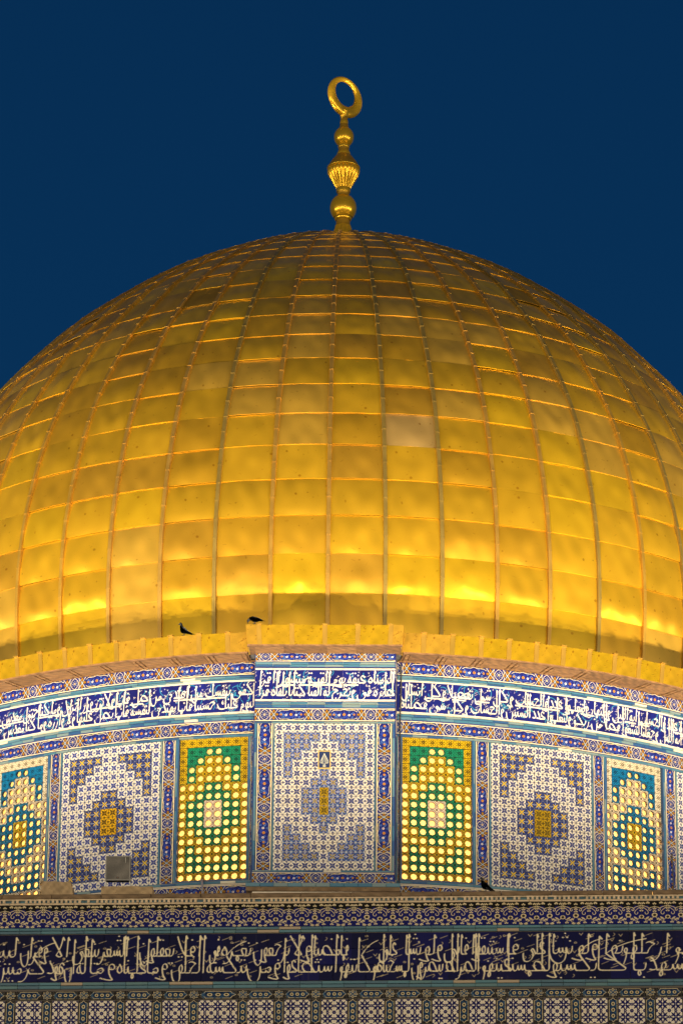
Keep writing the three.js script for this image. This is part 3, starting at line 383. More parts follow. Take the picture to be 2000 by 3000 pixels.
// ---------------------------------------------------------------- the parapet wall with its tile bands
{
  const t = thing('parapet_wall', 'long flat tiled parapet wall with white writing on dark blue, across the bottom', 'wall', [0, 0, APO], WYAW), rnd = rng(71);
  mesh('wall_body', box(-HALF, HALF, 0, 16.36, -.6, -.02), darkGrout, t);
  const put = (m, x, y, z = 0, tilt = .0035) => { m.position.set(x, y, z + (rnd() - .5) * .003); m.rotation.set((rnd() - .5) * tilt * 2, (rnd() - .5) * tilt * 2, 0); return m; };
  // coping: weathered stone lengths over a row of small blocks
  for (let i = 0; i < 26; i++) { const w = 2 * HALF / 26; put(mesh('coping_stone', slab(w - .006, .075, .62, .012, [i * .37, 0, i * .37 + w, .2]), darkStone, t), -HALF + (i + .5) * w, 16.4275, .05); }
  const dent = []; for (let i = 0; i < 290; i++) { const x = -HALF + (i + .5) * .07; const h = .05 + .012 * rnd(); const d = box(x - .018, x + .018, 16.385 - h, 16.385, -.03, .026 + .006 * rnd()); if (rnd() > .06) dent.push(d); }
  tag(mesh('dentil', mergeGeometries(dent), stone, t), null, null, null, 'stuff');
  mesh('dentil_course', box(-HALF, HALF, 16.372, 16.392, -.03, .03), stone, t);
  for (let i = 0; i < 60; i++) { const w = 2 * HALF / 60; put(mesh('trim_tile', slab(w - .005, .042, .03, .003), wallTurqM[Math.floor(rnd() * 3)], t), -HALF + (i + .5) * w, 16.352, -.006); }
  for (let i = 0; i < 40; i++) { const w = 2 * HALF / 40; put(mesh('cream_tile', slab(w - .006, .03, .04, .004), stone, t), -HALF + (i + .5) * w, 16.317, .012); }
  // scrolled frieze
  const sg = [0, 1, 2].map(() => slab(.400, .362, .03, .004, [0.006, 0.006, .994, .994]));
  for (let i = -25; i < 25; i++) put(mesh('frieze_tile', sg[0], pick(rnd, scrollM), t), (i + .5) * .405 + .02, 16.118);
  // turquoise courses above and below the inscription
  for (const [y, h] of [[15.911, .046], [15.861, .048], [15.045, .048], [14.99, .054]]) { const g = slab(.334, h - .004, .03, .004); for (let i = 0; i < 60; i++) put(mesh('trim_tile', g, rnd() < .06 ? wallTurqM[4] : pick(rnd, wallTurqM.slice(0, 4)), t), -HALF + (i + .5) * .3385, y, .008); }
  for (let j = 0; j < 3; j++) for (let i = 0; i < 40; i++) { // inscription, three rows of tiles
    const u0 = i / 40, v0 = j / 3;
    put(mesh('inscription_tile', slab(.505, .2483, .03, .003, [u0, v0, u0 + 1 / 40, v0 + 1 / 3]), pick(rnd, wallTextM), t), -10.2 + (i + .5) * .51 , 15.0727 + .128 + j * .2505);
  }
  // framed cross-leaf panels
  const U = (x0, y0, x1, y1) => [x0 / 512, 1 - y1 / 256, x1 / 512, 1 - y0 / 256];
  const cross = slab(.1985, .1985, .025, .003, U(2, 2, 254, 254)), wideCross = slab(.196, .1985, .025, .003, U(2, 2, 254, 254)), cartH = slab(.385, .135, .025, .003, U(258, 2, 454, 78)), cartW = slab(.575, .135, .025, .003, U(258, 2, 454, 78)), loz = slab(.165, .135, .025, .003, U(257, 81, 335, 159)), cartV = slab(.15, .385, .025, .003, U(434, 82, 510, 254));
  const row = (c, wide) => {
    const n = wide ? 3 : 2;
    for (let j = 0; j < 4; j++) for (let i = 0; i < n; i++) put(mesh('cross_leaf_tile', wide ? wideCross : cross, pick(rnd, lowerM), t), c + (i - (n - 1) / 2) * .2, 14.675 - j * .2 - (j > 1 ? .17 : 0));
    for (const y of [14.863, 14.32]) put(mesh('cartouche_tile', wide ? cartW : cartH, pick(rnd, lowerM), t), c, y);
    const e = c + (wide ? .386 : .2858);
    for (const y of [14.863, 14.32]) put(mesh('lozenge_tile', loz, pick(rnd, lowerM), t), e, y);
    for (const y of [14.59, 14.05]) put(mesh('upright_tile', cartV, pick(rnd, lowerM), t), e, y);
  };
  for (let k = 4; k > -11; k--) row(-4.21 + .5717 * k, false);
  row(-1.262, true);
  for (let k = 0; k < 19; k++) row(-.605 + .5717 * k, false);
  mesh('marble_facing', box(-HALF, HALF, 0, 13.8, -.02, .03), stone, t);
}
// ---------------------------------------------------------------- the tiled drum
const RD = 11, DY = 19.3;                                    // face radius, base height
const cellUV = (i, j, in_ = .004) => [i / 8 + in_, 1 - (j + 1) / 4 + in_, (i + 1) / 8 - in_, 1 - j / 4 - in_];
const SQ = .1745, tileGeo = {}, cellOf = { '.': [0, 0], ',': [2, 0], b: [4, 0], c: [6, 0], m: [0, 1], n: [2, 1] };
for (const k in cellOf) tileGeo[k] = [0, 1].map((v) => slab(SQ, SQ, .03, .004, cellUV(cellOf[k][0] + v, cellOf[k][1])));
const GRILLE = ['pppppppp', 'pggGGggp', 'pgGyyGgp', 'pGyyyyGp', 'pGyyyyGp', 'yyyGGyyy', 'yyGGGGyy', 'yGGwwGGy', 'yGGwwGGy', 'yGGwwGGy', 'yyGGGGyy', 'yyyGGyyy', 'yGyyyyGy', 'yGGyyGGy', 'yGGGGGGy', 'yyyyyyyy'];
const PANEL12 = ['............', '.bbbb..bbbb.', '.bbb....bbb.', '.bb......bb.', '.b........b.', '.b...bb...b.', '....bbbb....', '...bbmmbb...', '...bbmmbb...', '...bbmmbb...', '....bbbb....', '.b...bb...b.', '.bb......bb.', '.bbb....bbb.', '.bbbb..bbbb.', '............'];
const PANEL11 = ['...........', '.bbbb.bbbb.', '.bbb...bbb.', '.bb.....bb.', '.b.......b.', '.b...b...b.', '....bbb....', '...bbmbb...', '...bbmbb...', '...bbmbb...', '....bbb....', '.b...b...b.', '.bb.....bb.', '.bbb...bbb.', '.bbbb.bbbb.', '...........'];
const grilleGeo = {};
function grilleTile(set, open) {                              // a pierced or plain grille tile, 5 cm thick
  const key = set + (open ? 'o' : 'p'); if (grilleGeo[key]) return grilleGeo[key];
  if (!open) return grilleGeo[key] = slab(SQ, SQ, .05, .003, cellUV(set, 2));
  const s = new THREE.Shape([[-1, -1], [1, -1], [1, 1], [-1, 1]].map(([x, y]) => new THREE.Vector2(x * SQ / 2, y * SQ / 2))), hole = new THREE.Path();
  const pts = []; for (let k = 0; k < 32; k++) { const a = -k / 32 * 2 * Math.PI, r = .0595 * (1 + .085 * Math.cos(8 * a)); pts.push(new THREE.Vector2(r * Math.cos(a), r * Math.sin(a))); }
  hole.setFromPoints(pts); hole.closePath(); s.holes.push(hole);
  const g = new THREE.ExtrudeGeometry(s, { depth: .05, bevelEnabled: false, curveSegments: 1 }); g.translate(0, 0, -.05);
  const [u0, v0, u1, v1] = cellUV(set, 3), p = g.attributes.position, uv = g.attributes.uv; for (let i = 0; i < p.count; i++) uv.setXY(i, u0 + (u1 - u0) * (p.getX(i) / SQ + .5), v0 + (v1 - v0) * (p.getY(i) / SQ + .5));
  return grilleGeo[key] = g;
}
const paneMat = new THREE.MeshPhysicalMaterial({ color: new THREE.Color(1, .80, .50), roughness: 1, transmission: .82, thickness: 0 });
const lightBoxMat = std([.85, .8, .7], .9), bulbMat = new THREE.MeshStandardMaterial({ color: 0x000000, emissive: new THREE.Color(1, .85, .55), emissiveIntensity: 6 });
const WIN = [[7.709, 15.19], [30.05, 37.50]], PAN = [[17.07, 28.32], [39.38, 50.62]];
function drumSide(s) {                                        // s = 1 right of the pier, -1 left of it
  const t = thing('drum_wall', s > 0 ? 'curved tiled drum wall right of the central pier, with two lit grille windows' : 'curved tiled drum wall left of the central pier, behind the loudspeaker', 'wall', [0, DY, 0], 0, null), rnd = rng(s > 0 ? 81 : 82);
  const A = (a) => s * a, order = (a, b) => (s > 0 ? [a, b] : [-b, -a]);
  // core, with openings for the windows
  const core = [], blk = (a, b, y0, y1) => core.push(arc(10.25, 10.975, ...order(a, b), y0 - DY, y1 - DY, Math.max(2, Math.round((b - a) / 1.5))));
  const cuts = [6.4, ...WIN.flat(), 52.6]; for (let i = 0; i < cuts.length; i += 2) blk(cuts[i], cuts[i + 1], 20.16, 23.05);
  blk(6.4, 52.6, 23.05, 24.62); blk(6.4, 52.6, DY, 20.16);
  mesh('wall_core', mergeGeometries(core), grout, t);
  const put = (m, deg, y, r = RD, tl = .004) => { onDrum(m, r, deg, y - DY, (rnd() - .5) * .004); m.rotateX((rnd() - .5) * tl * 2); m.rotateY((rnd() - .5) * tl * 2); return m; };
  const degM = 180 / Math.PI / RD;
  // frieze bands: four tiles to a repeat of 1.02 m
  const fg = (h) => [0, 1, 2, 3].map((k) => slab(.252, h, .028, .003, [k / 4, .01, (k + 1) / 4, .99]));
  const band = (name, geos, mats, y) => { const step = .255 * degM; let k = 0; for (let a = 7.3 + step / 2; a < 52; a += step, k++) put(mesh(name, geos[(s > 0 ? k + 1 : 399 - k) % 4], pick(rnd, mats), t), A(a), y); };
  band('frieze_tile', fg(.287), friezeM, 24.426); band('frieze_tile', fg(.282), friezeM, 23.222); band('frieze_tile', fg(.282), friezeM, 19.93);
  // inscription, three rows of tiles
  { const n = 26, w = (52.2 - 7.25) / n; for (let j = 0; j < 3; j++) for (let i = 0; i < n; i++) { const a = 7.25 + (i + .5) * w, u = s > 0 ? i / n : 1 - (i + 1) / n; put(mesh('inscription_tile', slab(w / degM - .003, .2245, .028, .002, [u, j / 3, u + 1 / n, (j + 1) / 3]), pick(rnd, s > 0 ? bandM.right : bandM.left), t), A(a), 23.505 + .1135 + j * .2275); } }
  // turquoise, navy and cream courses
  const courses = [[24.252, .044, .30], [24.206, .036, .36], [23.466, .05, .32], [23.405, .056, .28], [23.054, .044, .30], [20.118, .05, .3]];
  for (const [y, h, w] of courses) { const step = w * degM, g = slab(w - .005, h - .003, .034, .005); for (let a = 7.3 + step / 2; a < 52; a += step) put(mesh('trim_tile', g, rnd() < .04 ? limeM : pick(rnd, turqM), t), A(a), y, RD + .008); }
  for (const y of [24.276, 23.433, 23.373, 23.08]) mesh('navy_line', arc(10.96, 10.992, ...order(7.2, 52.2), y - .008 - DY, y + .008 - DY, 30), navyM, t);
  // upright friezes between windows and panels
  const pil = (a0, a1, thin) => {
    const w = (a1 - a0) / degM, c = (a0 + a1) / 2, H = 23.03 - 20.15, n = 12, h = H / n;
    const e = thin ? .03 : .04, fw = w - 2 * e - .004;
    for (let i = 0; i < n; i++) {
      const k = (i * 3) % 4, q = slab(fw, h - .003, .028, .003), uv = q.attributes.uv; // the frieze turned upright
      for (let v = 0; v < uv.count; v++) uv.setXY(v, (i % 4 + uv.getY(v)) / 4, thin ? .5 * uv.getX(v) : uv.getX(v));
      put(mesh('upright_frieze_tile', q, pick(rnd, friezeM), t), A(c), 20.15 + (i + .5) * h);
    }
    for (const x of [a0 + e / 2 * degM, a1 - e / 2 * degM]) { const g = slab(e - .004, .285, .034, .004); for (let i = 0; i < 10; i++) put(mesh('trim_tile', g, pick(rnd, turqM), t), A(x), 20.15 + (i + .5) * .288, RD + .008); }
  };
  pil(15.19, 17.07); pil(28.32, 30.05); pil(37.5, 39.38); pil(50.62, 52.3); pil(7.2, 7.72, true);
  // square-tile panels: the near one tile by tile, the far one joined
  PAN.forEach(([a0, a1], pi) => {
    const p = sub('tile_panel', t), st = (a1 - a0) / 12, hs = (23.03 - 20.145) / 16, joined = [];
    PANEL12.forEach((row, j) => [...row].forEach((ch, i) => {
      const key = ch === '.' ? (s < 0 ? '.' : ',') : ch === 'b' ? 'b' : (s < 0 ? 'm' : 'n'), a = A(a0 + (i + .5) * st), y = 23.03 - (j + .5) * hs, g = tileGeo[key][Math.floor(rnd() * 2)];
      const m = mesh('square_tile', g, pick(rnd, tileM), p); put(m, a, y);
      if (pi) { m.updateMatrix(); joined.push(g.clone().applyMatrix4(m.matrix)); p.remove(m); }
    }));
    if (pi) tag(mesh('square_tile_field', mergeGeometries(joined), tileM[0], p), null, null, null, 'stuff');
  });
  // the two grille windows
  WIN.forEach(([a0, a1], wi) => {
    const w = sub('window', t), st = (a1 - a0) / 8, hs = (23.045 - 20.165) / 16, rf = RD - .06;
    tag(w, wi ? 'grille window with teal and cream tiles and a yellow centre' : 'grille window with green and yellow tiles');
    GRILLE.forEach((row, j) => [...row].forEach((ch, i) => {
      const set = { p: wi ? 2 : 0, g: wi ? 3 : 1, G: wi ? 3 : 1, y: wi ? 2 : 0, w: wi ? 0 : 4 }[ch], open = 'Gyw'.includes(ch);
      const m = mesh('grille_tile', grilleTile(set, open), pick(rnd, tileM), w); put(m, A(a0 + (i + .5) * st), 23.045 - (j + .5) * hs, rf, .003);
    }));
    const rev = []; for (const a of [a0 + .02, a1 - .02]) rev.push(arc(rf - .06, RD + .004, ...order(a - .11, a + .11), 20.16 - DY, 23.05 - DY, 1)); rev.push(arc(rf - .06, RD + .004, ...order(a0, a1), 23.035 - DY, 23.06 - DY, 6), arc(rf - .06, RD + .004, ...order(a0, a1), 20.15 - DY, 20.175 - DY, 6));
    mesh('frame', mergeGeometries(rev), turqM[3], w);
    mesh('pane', arc(rf - .115, rf - .105, ...order(a0, a1), 20.1 - DY, 23.1 - DY, 6), paneMat, w);
    // added light box that encloses the lamp and lights the pane from behind
    const ch = [arc(8.2, 8.25, ...order(a0 - 4, a1 + 4), 19.6 - DY, 23.5 - DY, 6), arc(8.2, 10.3, ...order(a0 - 4, a1 + 4), 23.5 - DY, 23.55 - DY, 6), arc(8.2, 10.3, ...order(a0 - 4, a1 + 4), 19.55 - DY, 19.6 - DY, 6)];
    for (const a of [a0 - 4, a1 + 3.8]) ch.push(arc(8.2, 10.3, ...order(a, a + .2), 19.6 - DY, 23.5 - DY, 1));
    mesh('light_box', mergeGeometries(ch), lightBoxMat, w);
    const [da, ly, lr, lp] = s > 0 ? [[5.4, 20.9, 10.0, 24], [3.6, 20.9, 9.85, 30]][wi] : [[1.6, 20.6, 10.0, 23], [2.6, 21.0, 9.85, 30]][wi].map((v, i) => (i === 0 ? 7.5 - v : v));
    const a = A(a0 + da) * D2, b = mesh('lamp', new THREE.SphereGeometry(.07, 16, 12), bulbMat, w); b.position.set(lr * Math.sin(a), ly - DY, lr * Math.cos(a));
    const L = new THREE.PointLight(new THREE.Color(1, .84, .55), lp, 0, 2); L.castShadow = true; L.shadow.radius = 3; L.position.copy(b.position); w.add(L);
  });
}
drumSide(-1); drumSide(1);
{ const t = thing('drum_back', 'rear half of the round drum, hidden behind its front', 'wall', [0, DY, 0]); mesh('wall_core', arc(10.25, 10.98, 52.6, 307.4, 0, 24.62 - DY, 60), grout, t); }

// ---------------------------------------------------------------- the flat pier in the middle
{
  const PZ = 11.4, HW = 1.36, t = thing('pier', 'flat tiled pier in the middle of the drum, between the two green windows', 'pier', [0, DY, PZ]), rnd = rng(91);
  mesh('wall_core', box(-HW + .01, HW - .01, 0, 24.6 - DY, -1.2, -.022), grout, t);
  const put = (m, x, y, z = 0, tl = .004) => { m.position.set(x, y - DY, z + (rnd() - .5) * .004); m.rotateX((rnd() - .5) * tl * 2); m.rotateY((rnd() - .5) * tl * 2); return m; };
  const fr = (y, h, off) => { const n = 11, w = 2 * HW / n; for (let i = 0; i < n; i++) { const u = (i * w + off) / 1.027; put(mesh('frieze_tile', slab(w - .003, h, .028, .003, [u, .01, u + w / 1.027, .99]), pick(rnd, friezeM), t), -HW + (i + .5) * w, y); } };
  fr(24.5, .205, .07); fr(23.32, .27, .07); fr(20.065, .225, .07);
  { const n = 8, w = 2 * HW / n; for (let j = 0; j < 3; j++) for (let i = 0; i < n; i++) put(mesh('inscription_tile', slab(w - .003, .2205, .028, .002, [i / n, j / 3, (i + 1) / n, (j + 1) / 3]), pick(rnd, bandM.pier), t), -HW + (i + .5) * w, 23.594 + .1115 + j * .2235); }
  for (const [y, h, w] of [[24.365, .045, .34], [24.315, .045, .34], [23.555, .045, .34], [23.495, .055, .34], [23.165, .03, .34], [20.2, .03, .34]]) { const n = Math.round(2 * HW / w), g = slab(2 * HW / n - .005, h - .003, .034, .004); for (let i = 0; i < n; i++) put(mesh('trim_tile', g, rnd() < .05 ? limeM : pick(rnd, turqM), t), -HW + (i + .5) * 2 * HW / n, y, .006); }
  for (const y of [24.394, 24.282, 23.582, 23.462, 20.183]) mesh('navy_line', box(-HW, HW, y - .007 - DY, y + .007 - DY, -.02, -.004), navyM, t);
  // square-tile panel
  const p = sub('tile_panel', t), PW = .965, st = 2 * PW / 11, hs = (23.147 - 20.215) / 16;
  PANEL11.forEach((row, j) => [...row].forEach((ch, i) => {
    if (i === 5 && (j === 3 || j === 4)) return;
    const key = ch === '.' ? ',' : ch === 'b' ? 'c' : 'n'; put(mesh('square_tile', tileGeo[key][Math.floor(rnd() * 2)], pick(rnd, tileM), p), -PW + (i + .5) * st, 23.147 - (j + .5) * hs);
  }));
  put(mesh('plaque', slab(st + .07, hs * 2, .036, .006), std([1, 1, 1], .35, 0, { map: tex('plaque') }), p), -PW + 5.5 * st, 23.147 - 4 * hs, .008);
  for (const s of [-1, 1]) { // upright friezes with turquoise edges
    const x0 = PW + .03, x1 = HW - .05, h = (23.147 - 20.215) / 12;
    for (let i = 0; i < 12; i++) { const q = slab(x1 - x0 - .004, h - .003, .028, .003), uv = q.attributes.uv; for (let v = 0; v < uv.count; v++) uv.setXY(v, (i % 4 + uv.getY(v)) / 4, uv.getX(v)); put(mesh('upright_frieze_tile', q, pick(rnd, friezeM), t), s * (x0 + x1) / 2, 20.215 + (i + .5) * h); }
    for (const x of [PW + .014, HW - .026]) { const g = slab(x > 1.2 ? .044 : .026, .289, .034, .004); for (let i = 0; i < 10; i++) put(mesh('trim_tile', g, pick(rnd, turqM), t), s * x, 20.215 + (i + .5) * .293, .006); }
    const side = mesh('flank', box(s > 0 ? HW - .01 : -HW - .012, s > 0 ? HW + .012 : -HW + .01, 19.95 - DY, 24.6 - DY, -.62, -.03), friezeM[1], t); side.material = navyM;
  }
  for (let i = 0; i < 11; i++) put(mesh('ledge_tile', slab(.266, .075, .14, .008), pick(rnd, turqM), t), -1.475 + (i + .5) * .268, 19.916, .07);
  mesh('ledge_bed', box(-1.47, 1.47, 19.80 - DY, 19.877 - DY, -.3, .05), darkStone, t);
}
// ---------------------------------------------------------------- gilt cornice with its wooden soffit
{
  const CY = 24.5, t = thing('gilt_cornice', 'gilt cornice of upright gold panels with brown wooden soffit along the foot of the dome', 'cornice', [0, CY, 0]), rnd = rng(101);
  const R = 11.65, y0 = 24.555 - CY, y1 = 24.93 - CY, ST = 2.8125, lean = (g) => { const p = g.attributes.position; for (let i = 0; i < p.count; i++) { const x = p.getX(i), z = p.getZ(i), r = Math.hypot(x, z), k = (r + .06 * (p.getY(i) - y0) / (y1 - y0)) / r; p.setX(i, x * k); p.setZ(i, z * k); } return g; };
  const face = lean(arc(R - .03, R, -ST / 2, ST / 2, y0, y1, 4)), strip = lean(arc(R - .02, R + .009, -.22, .24, y0 - .004, y1 + .004, 1)), cap = arc(R + .0, R + .105, -.26, .26, y1 + .002, y1 + .022, 1);
  mesh('gutter', mergeGeometries([arc(10.3, R - .02, 8.05, 351.95, y0 + .03, y0 + .12, 120), arc(R - .06, R - .032, 8.05, 351.95, y0, y1 - .02, 120)]), lead, t);
  const offs = s => 9.4 - ST * 0 ;
  for (const s of [-1, 1]) for (let k = 0; k < 19; k++) {
    const a = s * (offs(s) + (k + .5) * ST); const m = mesh('fascia_panel', face, pick(rnd, fasciaMats), t); m.rotation.y = a * D2;
    const b = mesh('fascia_strip', strip, rnd() < .12 ? stripDark : stripMat, t); b.rotation.y = (a - s * ST / 2) * D2;
    const c = mesh('strip_cap', cap, stripMat, t); c.rotation.y = b.rotation.y;
  }
  for (const s of [-1, 1]) mesh('fascia_panel', lean(arc(R - .03, R, s > 0 ? 7.3 : -offs() , s > 0 ? offs() : -7.3, y0, y1, 3)), fasciaMats[2], t);
  // soffit: bed, boards and edge
  mesh('soffit_bed', arc(10.9, R - .03, 7.6, 352.4, y0 + .006, y0 + .03, 120), wood, t);
  const board = arc(11.1, R - .12, -1.35, 1.35, y0 - .012, y0 + .008, 4), ridge = arc(11.02, R - .06, -.16, .16, y0 - .022, y0 + .007, 1);
  for (const s of [-1, 1]) for (let k = 0; k < 15; k++) { const a = s * (9.6 + k * 3.75); mesh('soffit_board', board, rnd() < .5 ? wood : woodLight, t).rotation.y = a * D2; for (const d of [-1.62, 1.62]) mesh('soffit_ridge', ridge, woodLight, t).rotation.y = (a + d) * D2; }
  mesh('soffit_edge', arc(R - .09, R - .004, 7.5, 352.5, y0 - .03, y0 + .004, 120), wood, t);
  mesh('wall_moulding', arc(10.97, 11.05, 7.3, 352.7, y0 - .012, y0 + .01, 120), wood, t);
  // the straight length over the pier
  const Z = 12, HW = 1.5, py0 = 24.562 - CY, py1 = 24.94 - CY, xs = [-1.5, -1.26, -.63, 0, .63, 1.26, 1.5];
  const leanZ = (g) => { const p = g.attributes.position; for (let i = 0; i < p.count; i++) { const k = (p.getY(i) - py0) / (py1 - py0); p.setZ(i, p.getZ(i) + .06 * k); p.setX(i, p.getX(i) * (1 + .02 * k)); } return g; };
  for (let i = 0; i < 6; i++) mesh('fascia_panel', leanZ(box(xs[i], xs[i + 1], py0, py1, Z - .03, Z)), fasciaMats[[2, 1, 0, 3, 0, 2][i]], t);
  for (const x of xs.slice(1, 6)) { mesh('fascia_strip', leanZ(box(x - .045, x + .045, py0 - .004, py1 + .004, Z - .02, Z + .009)), x > .6 && x < 1 ? stripMat : stripMat, t); mesh('strip_cap', box(x - .05, x + .05, py1 + .002, py1 + .022, Z - .02, Z + .085), stripMat, t); }
  for (const s of [-1, 1]) mesh('fascia_return', leanZ(box(s > 0 ? HW - .03 : -HW, s > 0 ? HW : -HW + .03, py0, py1, 11.3, Z - .03)), fasciaMats[1], t);
  mesh('pier_gutter', box(-HW + .03, HW - .03, py0 + .03, py0 + .12, 10.3, Z - .03), lead, t);
  mesh('soffit_bed', box(-HW, HW, py0 + .006, py0 + .028, 11.3, Z - .03), wood, t);
  for (let i = 0; i < 4; i++) mesh('soffit_board', box(-1.36 + i * .7, -1.36 + i * .7 + .56, py0 - .014, py0 + .007, 11.46, Z - .12), i % 2 ? wood : woodLight, t);
  mesh('soffit_edge', box(-HW, HW, py0 - .028, py0 + .004, Z - .09, Z - .004), wood, t);
}
// ---------------------------------------------------------------- the golden dome
// Seam rings from the crown down: [radius, height]
const SEAM = [[.2, 38.30], [.9, 38.06], [1.67, 37.79], [2.43, 37.495], [3.18, 37.165], [3.91, 36.79], [4.86, 36.257], [5.536, 35.79], [6.182, 35.288], [6.808, 34.762], [7.312, 34.236], [7.86, 33.628], [8.365, 33.001], [8.79, 32.365], [9.213, 31.669], [9.593, 30.939], [9.905, 30.184], [10.148, 29.398], [10.346, 28.595], [10.475, 27.769], [10.524, 26.941], [10.503, 26.116], [10.43, 25.3], [10.34, 24.6]];
const COLS = 58, DA = 2 * Math.PI / COLS, PH = .04 * D2, DOMEY = 24.6;
function profile(i, v) {                                     // v = 0 upper seam i, 1 lower seam i + 1; point and outward normal
  const c = (k) => SEAM[Math.max(0, Math.min(SEAM.length - 1, k))], [p0, p1, p2, p3] = [c(i - 1), c(i), c(i + 1), c(i + 2)], f = (k) => .5 * ((2 * p1[k]) + (-p0[k] + p2[k]) * v + (2 * p0[k] - 5 * p1[k] + 4 * p2[k] - p3[k]) * v * v + (-p0[k] + 3 * p1[k] - 3 * p2[k] + p3[k]) * v ** 3), d = (k) => .5 * ((-p0[k] + p2[k]) + 2 * (2 * p0[k] - 5 * p1[k] + 4 * p2[k] - p3[k]) * v + 3 * (-p0[k] + 3 * p1[k] - 3 * p2[k] + p3[k]) * v * v);
  const tr = d(0), ty = d(1), l = Math.hypot(tr, ty); return { r: f(0), y: f(1), nr: -ty / l, ny: tr / l };
}
function panelGeo(i, seed, nu = 10, nv = 9) {                 // one sheet, slightly buckled, its lower edge lapping over the next
  const P = [], N = (u, v) => noise.noise(u * .85 + seed * 7.3, v * 1.25 + i * 3.1, seed * 1.7 + i) + .35 * noise.noise(u * 2.3 + seed * 3.1, v * 2.1 + i * 5.7, seed);
  for (let b = 0; b <= nv; b++) for (let a = 0; a <= nu; a++) {
    const u = a / nu * 2 - 1, v = b / nv, q = profile(i, v), th = u * DA / 2 * .985, fix = (1 - u * u) * 4 * v * (1 - v) + .25 * (1 - Math.abs(u));
    const W = (k) => { const x = Math.sin(seed * 127.1 + i * 311.7 + k * 74.7) * 43758.5453; return x - Math.floor(x); }, amp = (i < 9 ? .25 : i < 13 ? .32 : i < 17 ? .5 : i > 20 ? .12 : 1.05) * (.15 + 1.35 * W(1)), calm = i > 20 ? .15 : 1, pk = .8 + .6 * W(2), off = .010 + .013 * v + calm * (i < 9 ? .3 : 1) * .05 * (W(3) - .5) * (v - .5) + amp * (1 - .5 * u * u) * (1 + .8 * noise.noise(u * 1.2 + seed * 4.1, seed * 2.3, i * 1.7)) * .080 * v * (1 - v) * (pk + v) + .036 * calm * (i < 15 ? .7 : 1) * fix * N(u, v) + .004 * (1 - u * u);
    P.push(V3((q.r + off * q.nr) * Math.sin(th), q.y + off * q.ny - DOMEY, (q.r + off * q.nr) * Math.cos(th)));
  }
  const idx = [], uv = []; for (let b = 0; b <= nv; b++) for (let a = 0; a <= nu; a++) uv.push(a / nu * .55 + seed * .37, b / nv * .4 + i * .29 + seed * .13);
  const id = (a, b) => b * (nu + 1) + a;
  for (let b = 0; b < nv; b++) for (let a = 0; a < nu; a++) idx.push(id(a, b), id(a, b + 1), id(a + 1, b + 1), id(a, b), id(a + 1, b + 1), id(a + 1, b));
  let g = new THREE.BufferGeometry(); g.setAttribute('position', new THREE.Float32BufferAttribute(P.flatMap((p) => [p.x, p.y, p.z]), 3)); g.setAttribute('uv', new THREE.Float32BufferAttribute(uv, 2)); g.setIndex(idx); g.computeVertexNormals(); g = g.toNonIndexed();
  const q = new Q(), e = profile(i, 1), back = (p) => { const r = Math.hypot(p.x, p.z), k = (r - .014 * e.nr) / r; return V3(p.x * k, p.y - .014 * e.ny, p.z * k); };   // the folded lower lip
  for (let a = 0; a < nu; a++) { const A = P[id(a, nv)], B = P[id(a + 1, nv)]; q.quad(back(A), back(B), B, A); }
  return mergeGeometries([g, q.build()]);
}
